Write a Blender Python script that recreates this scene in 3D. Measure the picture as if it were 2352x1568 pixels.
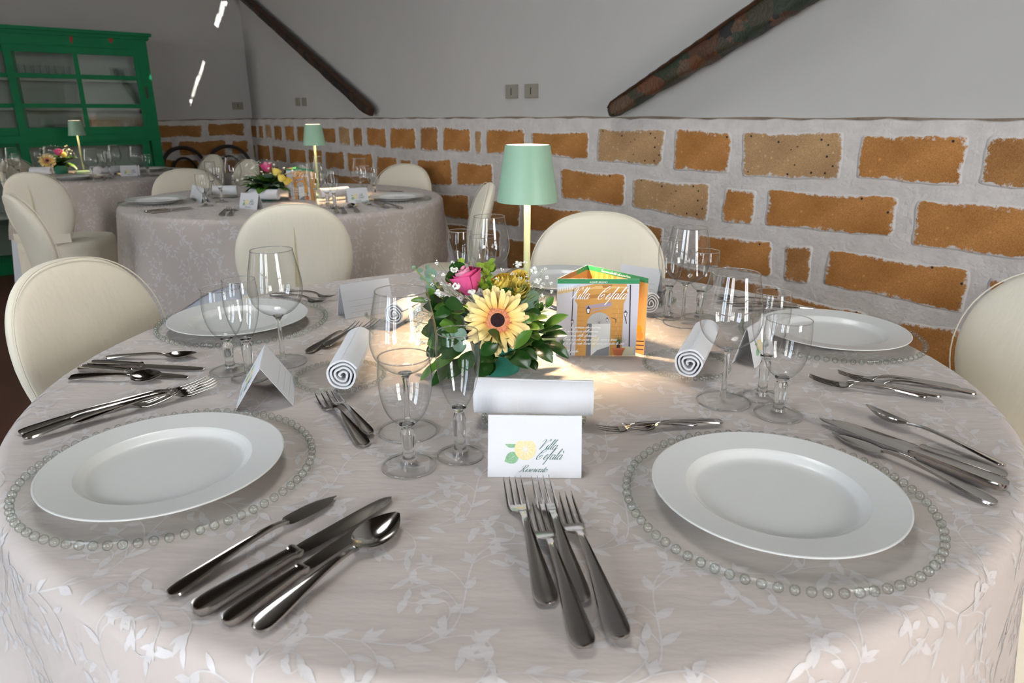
import bpy, bmesh, math, random
import numpy as np
from mathutils import Vector, Matrix

for _o in list(bpy.data.objects):
    bpy.data.objects.remove(_o)
random.seed(7)
rng = np.random.default_rng(7)
PI = math.pi
SC = bpy.context.scene
COL = SC.collection

# ------------------------------------------------------------------ camera
FPX, PITCH, ROLL, ZC = 1610.1, math.radians(18.1855), math.radians(0.048), 1.1614
TOP = 0.75                                   # height of the table tops
cd = bpy.data.cameras.new('camera')
cam = bpy.data.objects.new('camera', cd)
COL.objects.link(cam)
cd.sensor_width = 36.0
cd.lens = FPX / 2352 * 36.0
cam.location = (0, 0, ZC)
cam.rotation_euler = (PI / 2 - PITCH, 0, 0)
cam.rotation_mode = 'XYZ'
cd.clip_start = 0.02
cd.dof.use_dof = True
cd.dof.focus_distance = 1.15
cd.dof.aperture_fstop = 9.0
SC.camera = cam

# room axes: N points at the brick wall, U runs along it away from the camera
PHI = math.radians(40.0585)
N = np.array([math.cos(PHI), math.sin(PHI), 0.0])
U = np.array([-math.sin(PHI), math.cos(PHI), 0.0])
WALL_N = 2.5166
NEAR_N = -2.7
BACK_U = -3.4
CEIL = 4.7


def ray(x, y):
    X, Y = x - 1176.0, 784.0 - y
    c, s = math.cos(ROLL), math.sin(ROLL)
    X, Y = c * X - s * Y, s * X + c * Y
    return np.array([X, math.cos(PITCH) * FPX + math.sin(PITCH) * Y, -math.sin(PITCH) * FPX + math.cos(PITCH) * Y])


EYE = np.array([0, 0, ZC])


def onz(x, y, z=TOP):
    d = ray(x, y)
    return EYE + d * ((z - ZC) / d[2])


def onwall(x, y, off=0.0):
    d = ray(x, y)
    return EYE + d * ((WALL_N - off) / d.dot(N))


CORNER = onwall(575.5, 273)
LEFT_U = CORNER.dot(U)


def onleft(x, y, off=0.0):
    d = ray(x, y)
    return EYE + d * ((LEFT_U - off) / d.dot(U))


def nuz(n, u, z):
    return N * n + U * u + np.array([0, 0, z])


def z_over(p, x, y):
    """height of the sight line through pixel x, y above the ground point p"""
    d = ray(x, y)
    return ZC + d[2] * math.hypot(p[0], p[1]) / math.hypot(d[0], d[1])


# ------------------------------------------------------------------ world, sun, window light, exposure
SC.view_settings.view_transform = 'Standard'
SC.view_settings.look = 'None'
SC.view_settings.gamma = 1.0
SC.view_settings.use_curve_mapping = False
SC.view_settings.exposure = 0.40
SC.cycles.transparent_max_bounces = 24
SC.cycles.max_bounces = 6
SC.cycles.diffuse_bounces = 3
SC.cycles.glossy_bounces = 3
SC.cycles.transmission_bounces = 6
SC.cycles.use_adaptive_sampling = True
SC.cycles.adaptive_threshold = 0.18
SC.cycles.adaptive_min_samples = 16
SC.cycles.use_light_tree = False
SC.cycles.caustics_reflective = False
SC.cycles.caustics_refractive = False
SC.cycles.sample_clamp_indirect = 4.0

world = bpy.data.worlds.new('sky')
SC.world = world
world.use_nodes = True
bg = world.node_tree.nodes['Background']
bg.inputs[0].default_value = (0.62, 0.78, 1.0, 1)
bg.inputs[1].default_value = 1.0


def light(name, kind, loc, direction, energy, color, **kw):
    l = bpy.data.lights.new(name, kind)
    l.energy = energy
    l.color = color
    for k, v in kw.items():
        setattr(l, k, v)
    o = bpy.data.objects.new(name, l)
    COL.objects.link(o)
    o.location = Vector(loc)
    o.rotation_euler = Vector(direction).to_track_quat('-Z', 'Y').to_euler()
    return o


SUN_DIR = N * 0.60 + U * 0.66 + np.array([0, 0, -0.28])
SUN_DIR = SUN_DIR / np.linalg.norm(SUN_DIR)
light('sun', 'SUN', (0, 0, 9), SUN_DIR, 20.0, (1.0, 0.99, 0.96), angle=0.0025)

# French doors in the near wall, the first added to brighten the cabinet end: (u centre, width, bottom, top, watts)
DOORS = [(5.1, 1.0, 0.05, 2.35, 30.0), (3.0, 1.0, 0.05, 2.35, 6.0), (0.42, 1.0, 0.05, 2.35, 50.0), (-1.25, 1.05, 0.05, 2.35, 54.0)]
DOOR_TINT = [(1.0, 0.97, 0.93), (0.85, 0.92, 1.0), (0.74, 0.86, 1.0), (0.97, 0.97, 0.97)]
for (_u, _w, _z0, _z1, _e), _t in zip(DOORS, DOOR_TINT):
    light('daylight_and_fill', 'AREA', nuz(NEAR_N - 0.20, _u, (_z0 + _z1) / 2), N * 0.94 + np.array([0, 0, -0.34]), _e, _t,
          shape='RECTANGLE', size=_w, size_y=_z1 - _z0, spread=math.radians(130))

# added unseen door in the back wall, to brighten chair backs and bricks: (n centre, width, bottom, top)
ADDED_DOOR = (0.55, 1.1, 0.05, 2.35)
light('daylight_and_fill', 'AREA', nuz(ADDED_DOOR[0], BACK_U - 0.20, 1.2), U * 0.94 + np.array([0, 0, -0.34]), 80.0, (1.0, 0.975, 0.945),
      shape='RECTANGLE', size=1.1, size_y=2.3, spread=math.radians(130))
# added fill light above the tables, framed as an unseen roof window: (n, u, size n, size u)
TOP_FILL = (0.75, 1.9, 1.5, 2.6)
light('added_top_fill', 'AREA', nuz(TOP_FILL[0], TOP_FILL[1], CEIL + 0.12), (0, 0, -1), 18.0, (1.0, 0.975, 0.94),
      shape='SQUARE', size=1.5, spread=math.radians(85))


# ------------------------------------------------------------------ materials
def mat(name, col, rough=0.5, metal=0.0, spec=0.5, bump=None, vary=None, sheen=0.0, trans=0.0, ior=1.45, emit=None, coat=0.0, sss=0.0):
    """bump = (scale, strength, stretch), vary = (scale, amount, second colour)"""
    m = bpy.data.materials.new(name)
    m.use_nodes = True
    nt = m.node_tree
    p = nt.nodes['Principled BSDF']
    p.inputs['Base Color'].default_value = (*col, 1)
    p.inputs['Roughness'].default_value = rough
    p.inputs['Metallic'].default_value = metal
    p.inputs['Specular IOR Level'].default_value = spec
    p.inputs['IOR'].default_value = ior
    p.inputs['Transmission Weight'].default_value = trans
    p.inputs['Coat Weight'].default_value = coat
    if sheen:
        p.inputs['Sheen Weight'].default_value = sheen
    if sss:
        p.inputs['Subsurface Weight'].default_value = sss
        p.inputs['Subsurface Radius'].default_value = (0.004, 0.003, 0.002)
    if emit:
        p.inputs['Emission Color'].default_value = (*emit[0], 1)
        p.inputs['Emission Strength'].default_value = emit[1]
    tc = None
    if bump or vary:
        tc = nt.nodes.new('ShaderNodeTexCoord')
    if vary:
        n1 = nt.nodes.new('ShaderNodeTexNoise')
        n1.inputs['Scale'].default_value = vary[0]
        n1.inputs['Detail'].default_value = 6
        n1.inputs['Roughness'].default_value = 0.65
        nt.links.new(tc.outputs['Object'], n1.inputs['Vector'])
        cr = nt.nodes.new('ShaderNodeValToRGB')
        cr.color_ramp.elements[0].position = 0.5 - vary[1] / 2
        cr.color_ramp.elements[1].position = 0.5 + vary[1] / 2
        cr.color_ramp.elements[0].color = (*col, 1)
        cr.color_ramp.elements[1].color = (*vary[2], 1)
        nt.links.new(n1.outputs['Fac'], cr.inputs['Fac'])
        nt.links.new(cr.outputs['Color'], p.inputs['Base Color'])
    if bump:
        mp = nt.nodes.new('ShaderNodeMapping')
        st = bump[2] if len(bump) > 2 else (1, 1, 1)
        mp.inputs['Scale'].default_value = st
        nt.links.new(tc.outputs['Object'], mp.inputs['Vector'])
        n2 = nt.nodes.new('ShaderNodeTexNoise')
        n2.inputs['Scale'].default_value = bump[0]
        n2.inputs['Detail'].default_value = 5
        nt.links.new(mp.outputs['Vector'], n2.inputs['Vector'])
        b = nt.nodes.new('ShaderNodeBump')
        b.inputs['Strength'].default_value = bump[1]
        b.inputs['Distance'].default_value = 0.01
        nt.links.new(n2.outputs['Fac'], b.inputs['Height'])
        nt.links.new(b.outputs['Normal'], p.inputs['Normal'])
    return m


def thin_glass(name, tint, edge, f0=0.06, rough=0.01, gain=1.0):
    """a thin pane or blown wall: see-through, mirror-like towards the rim (Schlick)"""
    m = bpy.data.materials.new(name)
    m.use_nodes = True
    nt = m.node_tree
    nt.nodes.clear()
    L = nt.links.new
    out = nt.nodes.new('ShaderNodeOutputMaterial')
    lw = nt.nodes.new('ShaderNodeLayerWeight')
    lw.inputs['Blend'].default_value = 0.5
    tr = nt.nodes.new('ShaderNodeBsdfTransparent')
    gl = nt.nodes.new('ShaderNodeBsdfGlossy')
    gl.inputs['Roughness'].default_value = rough
    mx = nt.nodes.new('ShaderNodeMixShader')
    pw = nt.nodes.new('ShaderNodeMath')
    pw.operation = 'POWER'
    pw.inputs[1].default_value = 5.0
    ma = nt.nodes.new('ShaderNodeMath')
    ma.operation = 'MULTIPLY_ADD'
    ma.inputs[1].default_value = (1 - f0) * gain
    ma.inputs[2].default_value = f0
    ma.use_clamp = True
    p3 = nt.nodes.new('ShaderNodeMath')
    p3.operation = 'POWER'
    p3.inputs[1].default_value = 3.5
    mc = nt.nodes.new('ShaderNodeMix')
    mc.data_type = 'RGBA'
    mc.inputs['A'].default_value = (*tint, 1)
    mc.inputs['B'].default_value = (*edge, 1)
    L(lw.outputs['Facing'], pw.inputs[0])
    L(lw.outputs['Facing'], p3.inputs[0])
    L(p3.outputs[0], mc.inputs['Factor'])
    L(mc.outputs['Result'], tr.inputs['Color'])
    L(pw.outputs[0], ma.inputs[0])
    L(ma.outputs[0], mx.inputs['Fac'])
    L(tr.outputs[0], mx.inputs[1])
    L(gl.outputs[0], mx.inputs[2])
    L(mx.outputs[0], out.inputs['Surface'])
    return m


def brick_material(name, dark, lightc, pebbles=0.93):
    """tuff face, whitewash smeared in from the edges (attribute edge: 0 at the joint, 1 inside)"""
    m = bpy.data.materials.new(name)
    m.use_nodes = True
    nt = m.node_tree
    p = nt.nodes['Principled BSDF']
    p.inputs['Roughness'].default_value = 0.95
    p.inputs['Specular IOR Level'].default_value = 0.15
    tc = nt.nodes.new('ShaderNodeTexCoord')
    at = nt.nodes.new('ShaderNodeAttribute')
    at.attribute_name = 'edge'
    nz = nt.nodes.new('ShaderNodeTexNoise')
    nz.inputs['Scale'].default_value = 38
    nz.inputs['Detail'].default_value = 10
    nz.inputs['Roughness'].default_value = 0.78
    big = nt.nodes.new('ShaderNodeTexNoise')
    big.inputs['Scale'].default_value = 7
    big.inputs['Detail'].default_value = 3
    cr = nt.nodes.new('ShaderNodeValToRGB')
    cr.color_ramp.elements[0].position = 0.32
    cr.color_ramp.elements[1].position = 0.70
    cr.color_ramp.elements[0].color = (*dark, 1)
    cr.color_ramp.elements[1].color = (*lightc, 1)
    fine = nt.nodes.new('ShaderNodeTexNoise')
    fine.inputs['Scale'].default_value = 260
    fine.inputs['Detail'].default_value = 3
    mf = nt.nodes.new('ShaderNodeMix')
    mf.data_type = 'RGBA'
    mf.blend_type = 'OVERLAY'
    mf.inputs['Factor'].default_value = 0.6
    # pebbles
    vo = nt.nodes.new('ShaderNodeTexVoronoi')
    vo.inputs['Scale'].default_value = 55
    pr = nt.nodes.new('ShaderNodeValToRGB')
    pr.color_ramp.elements[0].position = 0.20
    pr.color_ramp.elements[1].position = 0.28
    pr.color_ramp.elements[0].color = (1, 1, 1, 1)
    pr.color_ramp.elements[1].color = (0, 0, 0, 1)
    mpb = nt.nodes.new('ShaderNodeMix')
    mpb.data_type = 'RGBA'
    mpb.inputs['B'].default_value = (*[c * 1.22 for c in lightc], 1)
    # whitewash factor
    sub = nt.nodes.new('ShaderNodeMath')
    sub.operation = 'MULTIPLY_ADD'
    sub.inputs[1].default_value = -0.36
    sub.inputs[2].default_value = 0.22
    mul = nt.nodes.new('ShaderNodeMath')
    mul.operation = 'ADD'
    wr = nt.nodes.new('ShaderNodeMapRange')
    wr.inputs['From Min'].default_value = 0.53
    wr.inputs['From Max'].default_value = 0.60
    mw = nt.nodes.new('ShaderNodeMix')
    mw.data_type = 'RGBA'
    mw.inputs['B'].default_value = (0.60, 0.56, 0.53, 1)
    L = nt.links.new
    for n_ in (nz, big, fine, vo):
        L(tc.outputs['Object'], n_.inputs['Vector'])
    L(big.outputs['Fac'], cr.inputs['Fac'])
    L(cr.outputs['Color'], mf.inputs['A'])
    L(fine.outputs['Fac'], mf.inputs['B'])
    L(vo.outputs['Distance'], pr.inputs['Fac'])
    sc_ = nt.nodes.new('ShaderNodeSeparateColor')
    gt = nt.nodes.new('ShaderNodeMath')
    gt.operation = 'GREATER_THAN'
    gt.inputs[1].default_value = pebbles
    fm = nt.nodes.new('ShaderNodeMath')
    fm.operation = 'MULTIPLY'
    pc = nt.nodes.new('ShaderNodeValToRGB')
    pc.color_ramp.interpolation = 'CONSTANT'
    pc.color_ramp.elements[0].color = (0.035, 0.03, 0.035, 1)
    pc.color_ramp.elements[1].position = 0.45
    pc.color_ramp.elements[1].color = (*[c * 1.25 for c in lightc], 1)
    L(vo.outputs['Color'], sc_.inputs['Color'])
    L(sc_.outputs[1], gt.inputs[0])
    L(sc_.outputs[0], pc.inputs['Fac'])
    L(pc.outputs['Color'], mpb.inputs['B'])
    L(gt.outputs[0], fm.inputs[0])
    L(pr.outputs['Color'], fm.inputs[1])
    L(fm.outputs[0], mpb.inputs['Factor'])
    L(mf.outputs['Result'], mpb.inputs['A'])
    L(at.outputs['Fac'], sub.inputs[0])
    L(sub.outputs[0], mul.inputs[0])
    L(nz.outputs['Fac'], mul.inputs[1])
    L(mul.outputs[0], wr.inputs['Value'])
    L(wr.outputs['Result'], mw.inputs['Factor'])
    L(mpb.outputs['Result'], mw.inputs['A'])
    L(mw.outputs['Result'], p.inputs['Base Color'])
    b = nt.nodes.new('ShaderNodeBump')
    b.inputs['Strength'].default_value = 0.35
    b.inputs['Distance'].default_value = 0.003
    L(fine.outputs['Fac'], b.inputs['Height'])
    L(b.outputs['Normal'], p.inputs['Normal'])
    return m


def painted_wood(name, cols, scale):
    """old cart shaft painted in patches of colour"""
    m = bpy.data.materials.new(name)
    m.use_nodes = True
    nt = m.node_tree
    p = nt.nodes['Principled BSDF']
    p.inputs['Roughness'].default_value = 0.55
    tc = nt.nodes.new('ShaderNodeTexCoord')
    nz = nt.nodes.new('ShaderNodeTexNoise')
    nz.inputs['Scale'].default_value = 14
    mixv = nt.nodes.new('ShaderNodeMix')
    mixv.data_type = 'RGBA'
    mixv.blend_type = 'LINEAR_LIGHT'
    mixv.inputs['Factor'].default_value = 0.05
    vo = nt.nodes.new('ShaderNodeTexVoronoi')
    vo.inputs['Scale'].default_value = scale
    cr = nt.nodes.new('ShaderNodeValToRGB')
    cr.color_ramp.interpolation = 'CONSTANT'
    el = cr.color_ramp.elements
    el[0].position = 0
    el[0].color = (*cols[0], 1)
    el[1].position = 1.0 / len(cols)
    el[1].color = (*cols[1], 1)
    for i, c in enumerate(cols[2:]):
        e = el.new((i + 2) / len(cols))
        e.color = (*c, 1)
    sep = nt.nodes.new('ShaderNodeSeparateColor')
    st = nt.nodes.new('ShaderNodeTexWave')
    st.inputs['Scale'].default_value = 30
    st.inputs['Distortion'].default_value = 6
    mm = nt.nodes.new('ShaderNodeMix')
    mm.data_type = 'RGBA'
    mm.blend_type = 'MULTIPLY'
    mm.inputs['Factor'].default_value = 0.45
    L = nt.links.new
    L(tc.outputs['Object'], nz.inputs['Vector'])
    L(tc.outputs['Object'], mixv.inputs['A'])
    L(nz.outputs['Color'], mixv.inputs['B'])
    L(mixv.outputs['Result'], vo.inputs['Vector'])
    L(mixv.outputs['Result'], st.inputs['Vector'])
    L(vo.outputs['Color'], sep.inputs['Color'])
    L(sep.outputs[0], cr.inputs['Fac'])
    L(cr.outputs['Color'], mm.inputs['A'])
    L(st.outputs['Color'], mm.inputs['B'])
    L(mm.outputs['Result'], p.inputs['Base Color'])
    return m


def ringed(name, stops, scale):
    """colour by distance from the object's origin"""
    m = bpy.data.materials.new(name)
    m.use_nodes = True
    nt = m.node_tree
    p = nt.nodes['Principled BSDF']
    p.inputs['Roughness'].default_value = 0.6
    tc = nt.nodes.new('ShaderNodeTexCoord')
    ln = nt.nodes.new('ShaderNodeVectorMath')
    ln.operation = 'LENGTH'
    mu = nt.nodes.new('ShaderNodeMath')
    mu.operation = 'MULTIPLY'
    mu.inputs[1].default_value = 1.0 / scale
    cr = nt.nodes.new('ShaderNodeValToRGB')
    el = cr.color_ramp.elements
    el[0].position, el[0].color = stops[0][0], (*stops[0][1], 1)
    el[1].position, el[1].color = stops[-1][0], (*stops[-1][1], 1)
    for q, c in stops[1:-1]:
        e = el.new(q)
        e.color = (*c, 1)
    nt.links.new(tc.outputs['Object'], ln.inputs[0])
    nt.links.new(ln.outputs['Value'], mu.inputs[0])
    nt.links.new(mu.outputs[0], cr.inputs['Fac'])
    nt.links.new(cr.outputs['Color'], p.inputs['Base Color'])
    return m


M = {}
M['plaster'] = mat('plaster', (0.475, 0.458, 0.432), 0.9, spec=0.2, bump=(35, 0.10), vary=(1.2, 0.5, (0.44, 0.424, 0.40)))
M['mortar'] = mat('mortar', (0.62, 0.575, 0.54), 0.95, spec=0.15, bump=(60, 0.55), vary=(14, 0.35, (0.51, 0.468, 0.44)))
M['ledge'] = mat('ledge', (0.15, 0.105, 0.07), 0.9, vary=(20, 0.4, (0.26, 0.20, 0.15)))
M['brick_orange'] = brick_material('brick_orange', (0.32, 0.138, 0.038), (0.47, 0.218, 0.070))
M['brick_tan'] = brick_material('brick_tan', (0.34, 0.200, 0.098), (0.47, 0.290, 0.145), 0.78)
M['brick_brown'] = brick_material('brick_brown', (0.26, 0.122, 0.040), (0.38, 0.185, 0.066))
M['terracotta'] = mat('terracotta', (0.085, 0.030, 0.018), 0.5, vary=(6, 0.5, (0.055, 0.020, 0.012)))
M['ceiling'] = mat('ceiling_wood', (0.075, 0.045, 0.03), 0.7, vary=(3, 0.5, (0.05, 0.03, 0.02)))
M['cloth'] = mat('taupe_damask', (0.495, 0.43, 0.392), 0.75, spec=0.25, sheen=0.15, bump=(7, 0.34, (1.0, 3.2, 1.0)))
M['vine'] = mat('satin_vine', (0.565, 0.525, 0.51), 0.42, spec=0.45, sheen=0.1, bump=(7, 0.34, (1.0, 3.2, 1.0)))
M['undercloth'] = mat('white_undercloth', (0.66, 0.68, 0.74), 0.85, bump=(12, 0.2))
M['cover'] = mat('cream_slipcover', (0.76, 0.70, 0.57), 0.85, spec=0.2, sheen=0.2, bump=(11, 0.65, (1, 1, 0.35)))
M['cover_fold'] = mat('cream_fold', (0.60, 0.52, 0.32), 0.9)
M['china'] = mat('white_china', (0.64, 0.638, 0.615), 0.20, spec=0.45)
M['china_rim'] = None
M['napkin'] = mat('white_napkin', (0.70, 0.70, 0.72), 0.9, sheen=0.2, bump=(140, 0.12, (1, 0.15, 0.15)))
M['paper'] = mat('card_paper', (0.60, 0.60, 0.615), 0.8, spec=0.2)
M['ink_green'] = mat('green_ink', (0.03, 0.10, 0.08), 0.8)
M['ink_line'] = mat('grey_green_ink', (0.30, 0.36, 0.30), 0.8)
M['ink_white'] = mat('white_ink', (0.9, 0.9, 0.9), 0.6)
M['leaf_print'] = mat('leaf_print', (0.27, 0.44, 0.27), 0.8, vary=(600, 0.3, (0.16, 0.32, 0.18)))
M['lemon_print'] = mat('lemon_print', (0.66, 0.53, 0.22), 0.8, vary=(600, 0.3, (0.68, 0.60, 0.38)))
M['steel'] = mat('stainless_steel', (0.52, 0.485, 0.455), 0.13, metal=1.0)
M['glass_bowl'] = thin_glass('clear_bowl_glass', (0.995, 0.998, 0.998), (0.50, 0.54, 0.54), 0.055, 0.01, 0.85)
M['glass_disc'] = thin_glass('clear_plate_glass', (0.99, 0.995, 0.99), (0.95, 0.975, 0.955), 0.018, 0.03, 0.12)
M['glass_foot'] = thin_glass('clear_foot_glass', (0.995, 0.998, 0.995), (0.90, 0.93, 0.92), 0.03, 0.02, 0.3)
M['pane'] = thin_glass('window_pane', (0.95, 0.97, 0.96), (0.8, 0.85, 0.85), 0.05)
M['pane_cabinet'] = thin_glass('cabinet_pane', (0.86, 0.91, 0.88), (0.6, 0.65, 0.63), 0.14, 0.02)
M['glass'] = mat('solid_glass', (0.97, 0.985, 0.975), 0.01, trans=1.0, ior=1.47)
M['bead'] = thin_glass('bead_glass', (0.93, 0.95, 0.93), (0.22, 0.27, 0.23), 0.055, 0.03, 0.5)
M['sage'] = mat('sage_enamel', (0.26, 0.41, 0.295), 0.42, spec=0.4, bump=(900, 0.05))
M['sage_pole'] = mat('sage_pole', (0.42, 0.46, 0.28), 0.4)
M['shade_inside'] = mat('white_enamel_inside', (0.85, 0.82, 0.75), 0.5)
M['led'] = mat('led_disc', (1, 1, 1), 0.5, emit=((1.0, 0.78, 0.52), 9.0))
M['cab_green'] = mat('green_paint', (0.006, 0.185, 0.070), 0.55, spec=0.2, vary=(4, 0.5, (0.005, 0.14, 0.052)), bump=(20, 0.1))
M['cab_dark'] = mat('cabinet_inside', (0.42, 0.47, 0.41), 0.7)
M['rust'] = mat('chipped_paint', (0.25, 0.05, 0.03), 0.8)
M['black_wood'] = mat('black_bentwood', (0.02, 0.017, 0.015), 0.35)
M['socket'] = mat('beige_plastic', (0.26, 0.235, 0.19), 0.5)
M['dark_slot'] = mat('dark_slot', (0.04, 0.035, 0.03), 0.6)
M['pot_green'] = mat('pot_green', (0.03, 0.20, 0.14), 0.35)
M['leaf_dark'] = mat('leaf_dark', (0.013, 0.050, 0.009), 0.26, spec=0.5, vary=(30, 0.5, (0.028, 0.085, 0.014)))
M['leaf_mid'] = mat('leaf_mid', (0.06, 0.15, 0.018), 0.32, vary=(30, 0.5, (0.11, 0.23, 0.03)))
M['leaf_lime'] = mat('leaf_lime', (0.24, 0.36, 0.035), 0.4)
M['euca'] = mat('eucalyptus', (0.13, 0.22, 0.17), 0.5, vary=(25, 0.5, (0.19, 0.29, 0.20)))
M['stem'] = mat('flower_stem', (0.18, 0.24, 0.07), 0.5)
M['petal_yellow'] = ringed('gerbera_petal', [(0.0, (0.66, 0.22, 0.05)), (0.40, (0.80, 0.42, 0.09)), (0.56, (0.86, 0.61, 0.19)), (1.0, (0.88, 0.72, 0.36))], 0.054)
M['gerbera_ring'] = mat('gerbera_florets', (0.68, 0.20, 0.10), 0.7, bump=(500, 0.5), vary=(300, 0.3, (0.80, 0.36, 0.18)))
M['gerbera_eye'] = mat('gerbera_eye', (0.035, 0.008, 0.012), 0.8, bump=(700, 0.8))
M['rose_pink'] = mat('rose_pink', (0.70, 0.06, 0.22), 0.5, sss=0.1, vary=(40, 0.5, (0.78, 0.13, 0.32)))
M['rose_pale'] = mat('rose_pale', (0.80, 0.38, 0.47), 0.5, vary=(40, 0.5, (0.76, 0.22, 0.38)))
M['yellow_petal'] = mat('yellow_petal', (0.87, 0.62, 0.05), 0.5, vary=(30, 0.5, (0.88, 0.74, 0.25)))
M['white_bloom'] = mat('white_bloom', (0.84, 0.83, 0.77), 0.7)
M['beam_paint'] = painted_wood('beam_paint', [(0.0744, 0.0279, 0.0099), (0.0217, 0.031, 0.0136), (0.1054, 0.0589, 0.031), (0.0099, 0.0087, 0.0081), (0.1178, 0.0403, 0.0093), (0.0434, 0.0372, 0.0186), (0.124, 0.0434, 0.0155), (0.031, 0.0434, 0.0248)], 13)
M['beam_old'] = painted_wood('beam_old', [(0.035, 0.015, 0.008), (0.020, 0.011, 0.007), (0.055, 0.022, 0.010), (0.012, 0.008, 0.006)], 16)
M['beam_brown'] = mat('beam_brown', (0.085, 0.035, 0.015), 0.6, vary=(25, 0.4, (0.03, 0.015, 0.009)), bump=(30, 0.4))
M['window_white'] = mat('window_paint', (0.55, 0.54, 0.50), 0.5)
M['frame_gold'] = mat('frame_gold', (0.20, 0.14, 0.06), 0.5)
M['canvas'] = mat('painted_canvas', (0.30, 0.36, 0.38), 0.7, vary=(6, 0.5, (0.10, 0.16, 0.15)))
M['steel_dark'] = mat('dark_handle', (0.03, 0.03, 0.03), 0.4)
M['crockery'] = mat('stacked_crockery', (0.50, 0.50, 0.48), 0.3)
M['bookish'] = mat('carton', (0.45, 0.37, 0.24), 0.8, vary=(40, 0.4, (0.28, 0.25, 0.18)))


# ------------------------------------------------------------------ mesh helpers
class MB:
    def __init__(self):
        self.v, self.f, self.mi = [], [], []

    def add(self, verts, faces, mi=0):
        b = len(self.v)
        self.v.extend([tuple(map(float, p)) for p in verts])
        self.f.extend([tuple(i + b for i in f) for f in faces])
        self.mi.extend([mi] * len(faces))
        return self

    def box(self, c, s, rz=0.0, mi=0):
        x, y, z = [q / 2 for q in s]
        R = Matrix.Rotation(rz, 3, 'Z')
        vs = [Vector(c) + R @ Vector((a * x, b * y, d * z)) for a in (-1, 1) for b in (-1, 1) for d in (-1, 1)]
        return self.add(vs, [(0, 1, 3, 2), (4, 6, 7, 5), (0, 4, 5, 1), (2, 3, 7, 6), (0, 2, 6, 4), (1, 5, 7, 3)], mi)

    def nubox(self, n0, n1, u0, u1, z0, z1, mi=0):
        """box along the room axes"""
        vs = [nuz(n, u, z) for n in (n0, n1) for u in (u0, u1) for z in (z0, z1)]
        return self.add(vs, [(0, 1, 3, 2), (4, 6, 7, 5), (0, 4, 5, 1), (2, 3, 7, 6), (0, 2, 6, 4), (1, 5, 7, 3)], mi)

    def lathe(self, prof, n=32, c=(0, 0, 0), mi=0, close=False):
        b = len(self.v)
        for r, z in prof:
            for i in range(n):
                a = 2 * PI * i / n
                self.v.append((c[0] + r * math.cos(a), c[1] + r * math.sin(a), c[2] + z))
        m = len(prof)
        for j in range(m - 1 if not close else m):
            for i in range(n):
                k = (j + 1) % m
                self.f.append((b + j * n + i, b + j * n + (i + 1) % n, b + k * n + (i + 1) % n, b + k * n + i))
                self.mi.append(mi)
        return self

    def cap(self, ring, mi=0, flip=False):
        b = len(self.v)
        self.v.extend([tuple(map(float, p)) for p in ring])
        idx = list(range(b, b + len(ring)))
        self.f.append(tuple(idx[::-1] if flip else idx))
        self.mi.append(mi)
        return self

    def tube(self, pts, rad, n=8, mi=0, caps=True):
        pts = [Vector(p) for p in pts]
        if not hasattr(rad, '__len__'):
            rad = [rad] * len(pts)
        b = len(self.v)
        prev = None
        for i, p in enumerate(pts):
            t = (pts[min(i + 1, len(pts) - 1)] - pts[max(i - 1, 0)]).normalized()
            if prev is None:
                a = Vector((0, 0, 1)) if abs(t.z) < 0.9 else Vector((1, 0, 0))
                x = t.cross(a).normalized()
            else:
                x = (prev - t * prev.dot(t)).normalized()
            prev = x
            y = t.cross(x)
            for k in range(n):
                an = 2 * PI * k / n
                self.v.append(tuple(p + (x * math.cos(an) + y * math.sin(an)) * rad[i]))
        for i in range(len(pts) - 1):
            for k in range(n):
                self.f.append((b + i * n + k, b + i * n + (k + 1) % n, b + (i + 1) * n + (k + 1) % n, b + (i + 1) * n + k))
                self.mi.append(mi)
        if caps:
            self.f.append(tuple(b + k for k in range(n))[::-1])
            self.f.append(tuple(b + (len(pts) - 1) * n + k for k in range(n)))
            self.mi.extend([mi, mi])
        return self

    def grid(self, P, mi=0, wrap=False):
        """P: rows x cols x 3"""
        P = np.asarray(P, float)
        r, c = P.shape[:2]
        b = len(self.v)
        self.v.extend([tuple(p) for p in P.reshape(-1, 3)])
        for i in range(r - 1):
            for j in range(c if wrap else c - 1):
                k = (j + 1) % c
                self.f.append((b + i * c + j, b + i * c + k, b + (i + 1) * c + k, b + (i + 1) * c + j))
                self.mi.append(mi)
        return self

    def sphere(self, c, r, n=10, m=6, mi=0, sz=1.0):
        prof = [(r * math.sin(PI * j / m), -r * sz * math.cos(PI * j / m)) for j in range(m + 1)]
        prof[0] = (r * 0.02, prof[0][1])
        prof[-1] = (r * 0.02, prof[-1][1])
        return self.lathe(prof, n, c, mi)

    def mesh(self, name, mats, smooth=True, angle=None):
        me = bpy.data.meshes.new(name)
        me.from_pydata(self.v, [], self.f)
        if not isinstance(mats, (list, tuple)):
            mats = [mats]
        for m in mats:
            me.materials.append(m)
        if len(mats) > 1:
            me.polygons.foreach_set('material_index', self.mi)
        me.update()
        if smooth:
            me.polygons.foreach_set('use_smooth', [True] * len(me.polygons))
            if angle:
                me.set_sharp_from_angle(angle=math.radians(angle))
        return me

    def build(self, name, mats, parent=None, smooth=True, angle=40, **kw):
        return obj(name, self.mesh(name, mats, smooth, angle), parent, **kw)


def obj(name, me, parent=None, label=None, cat=None, group=None, kind=None, loc=None, rot=None):
    o = bpy.data.objects.new(name, me)
    COL.objects.link(o)
    if parent is not None:
        o.parent = parent
    if loc is not None:
        o.location = loc
    if rot is not None:
        o.rotation_euler = rot
    return tag(o, label, cat, group, kind)


def tag(o, label=None, cat=None, group=None, kind=None):
    if label:
        o['label'] = label
    if cat:
        o['category'] = cat
    if group:
        o['group'] = group
    if kind:
        o['kind'] = kind
    return o


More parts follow.
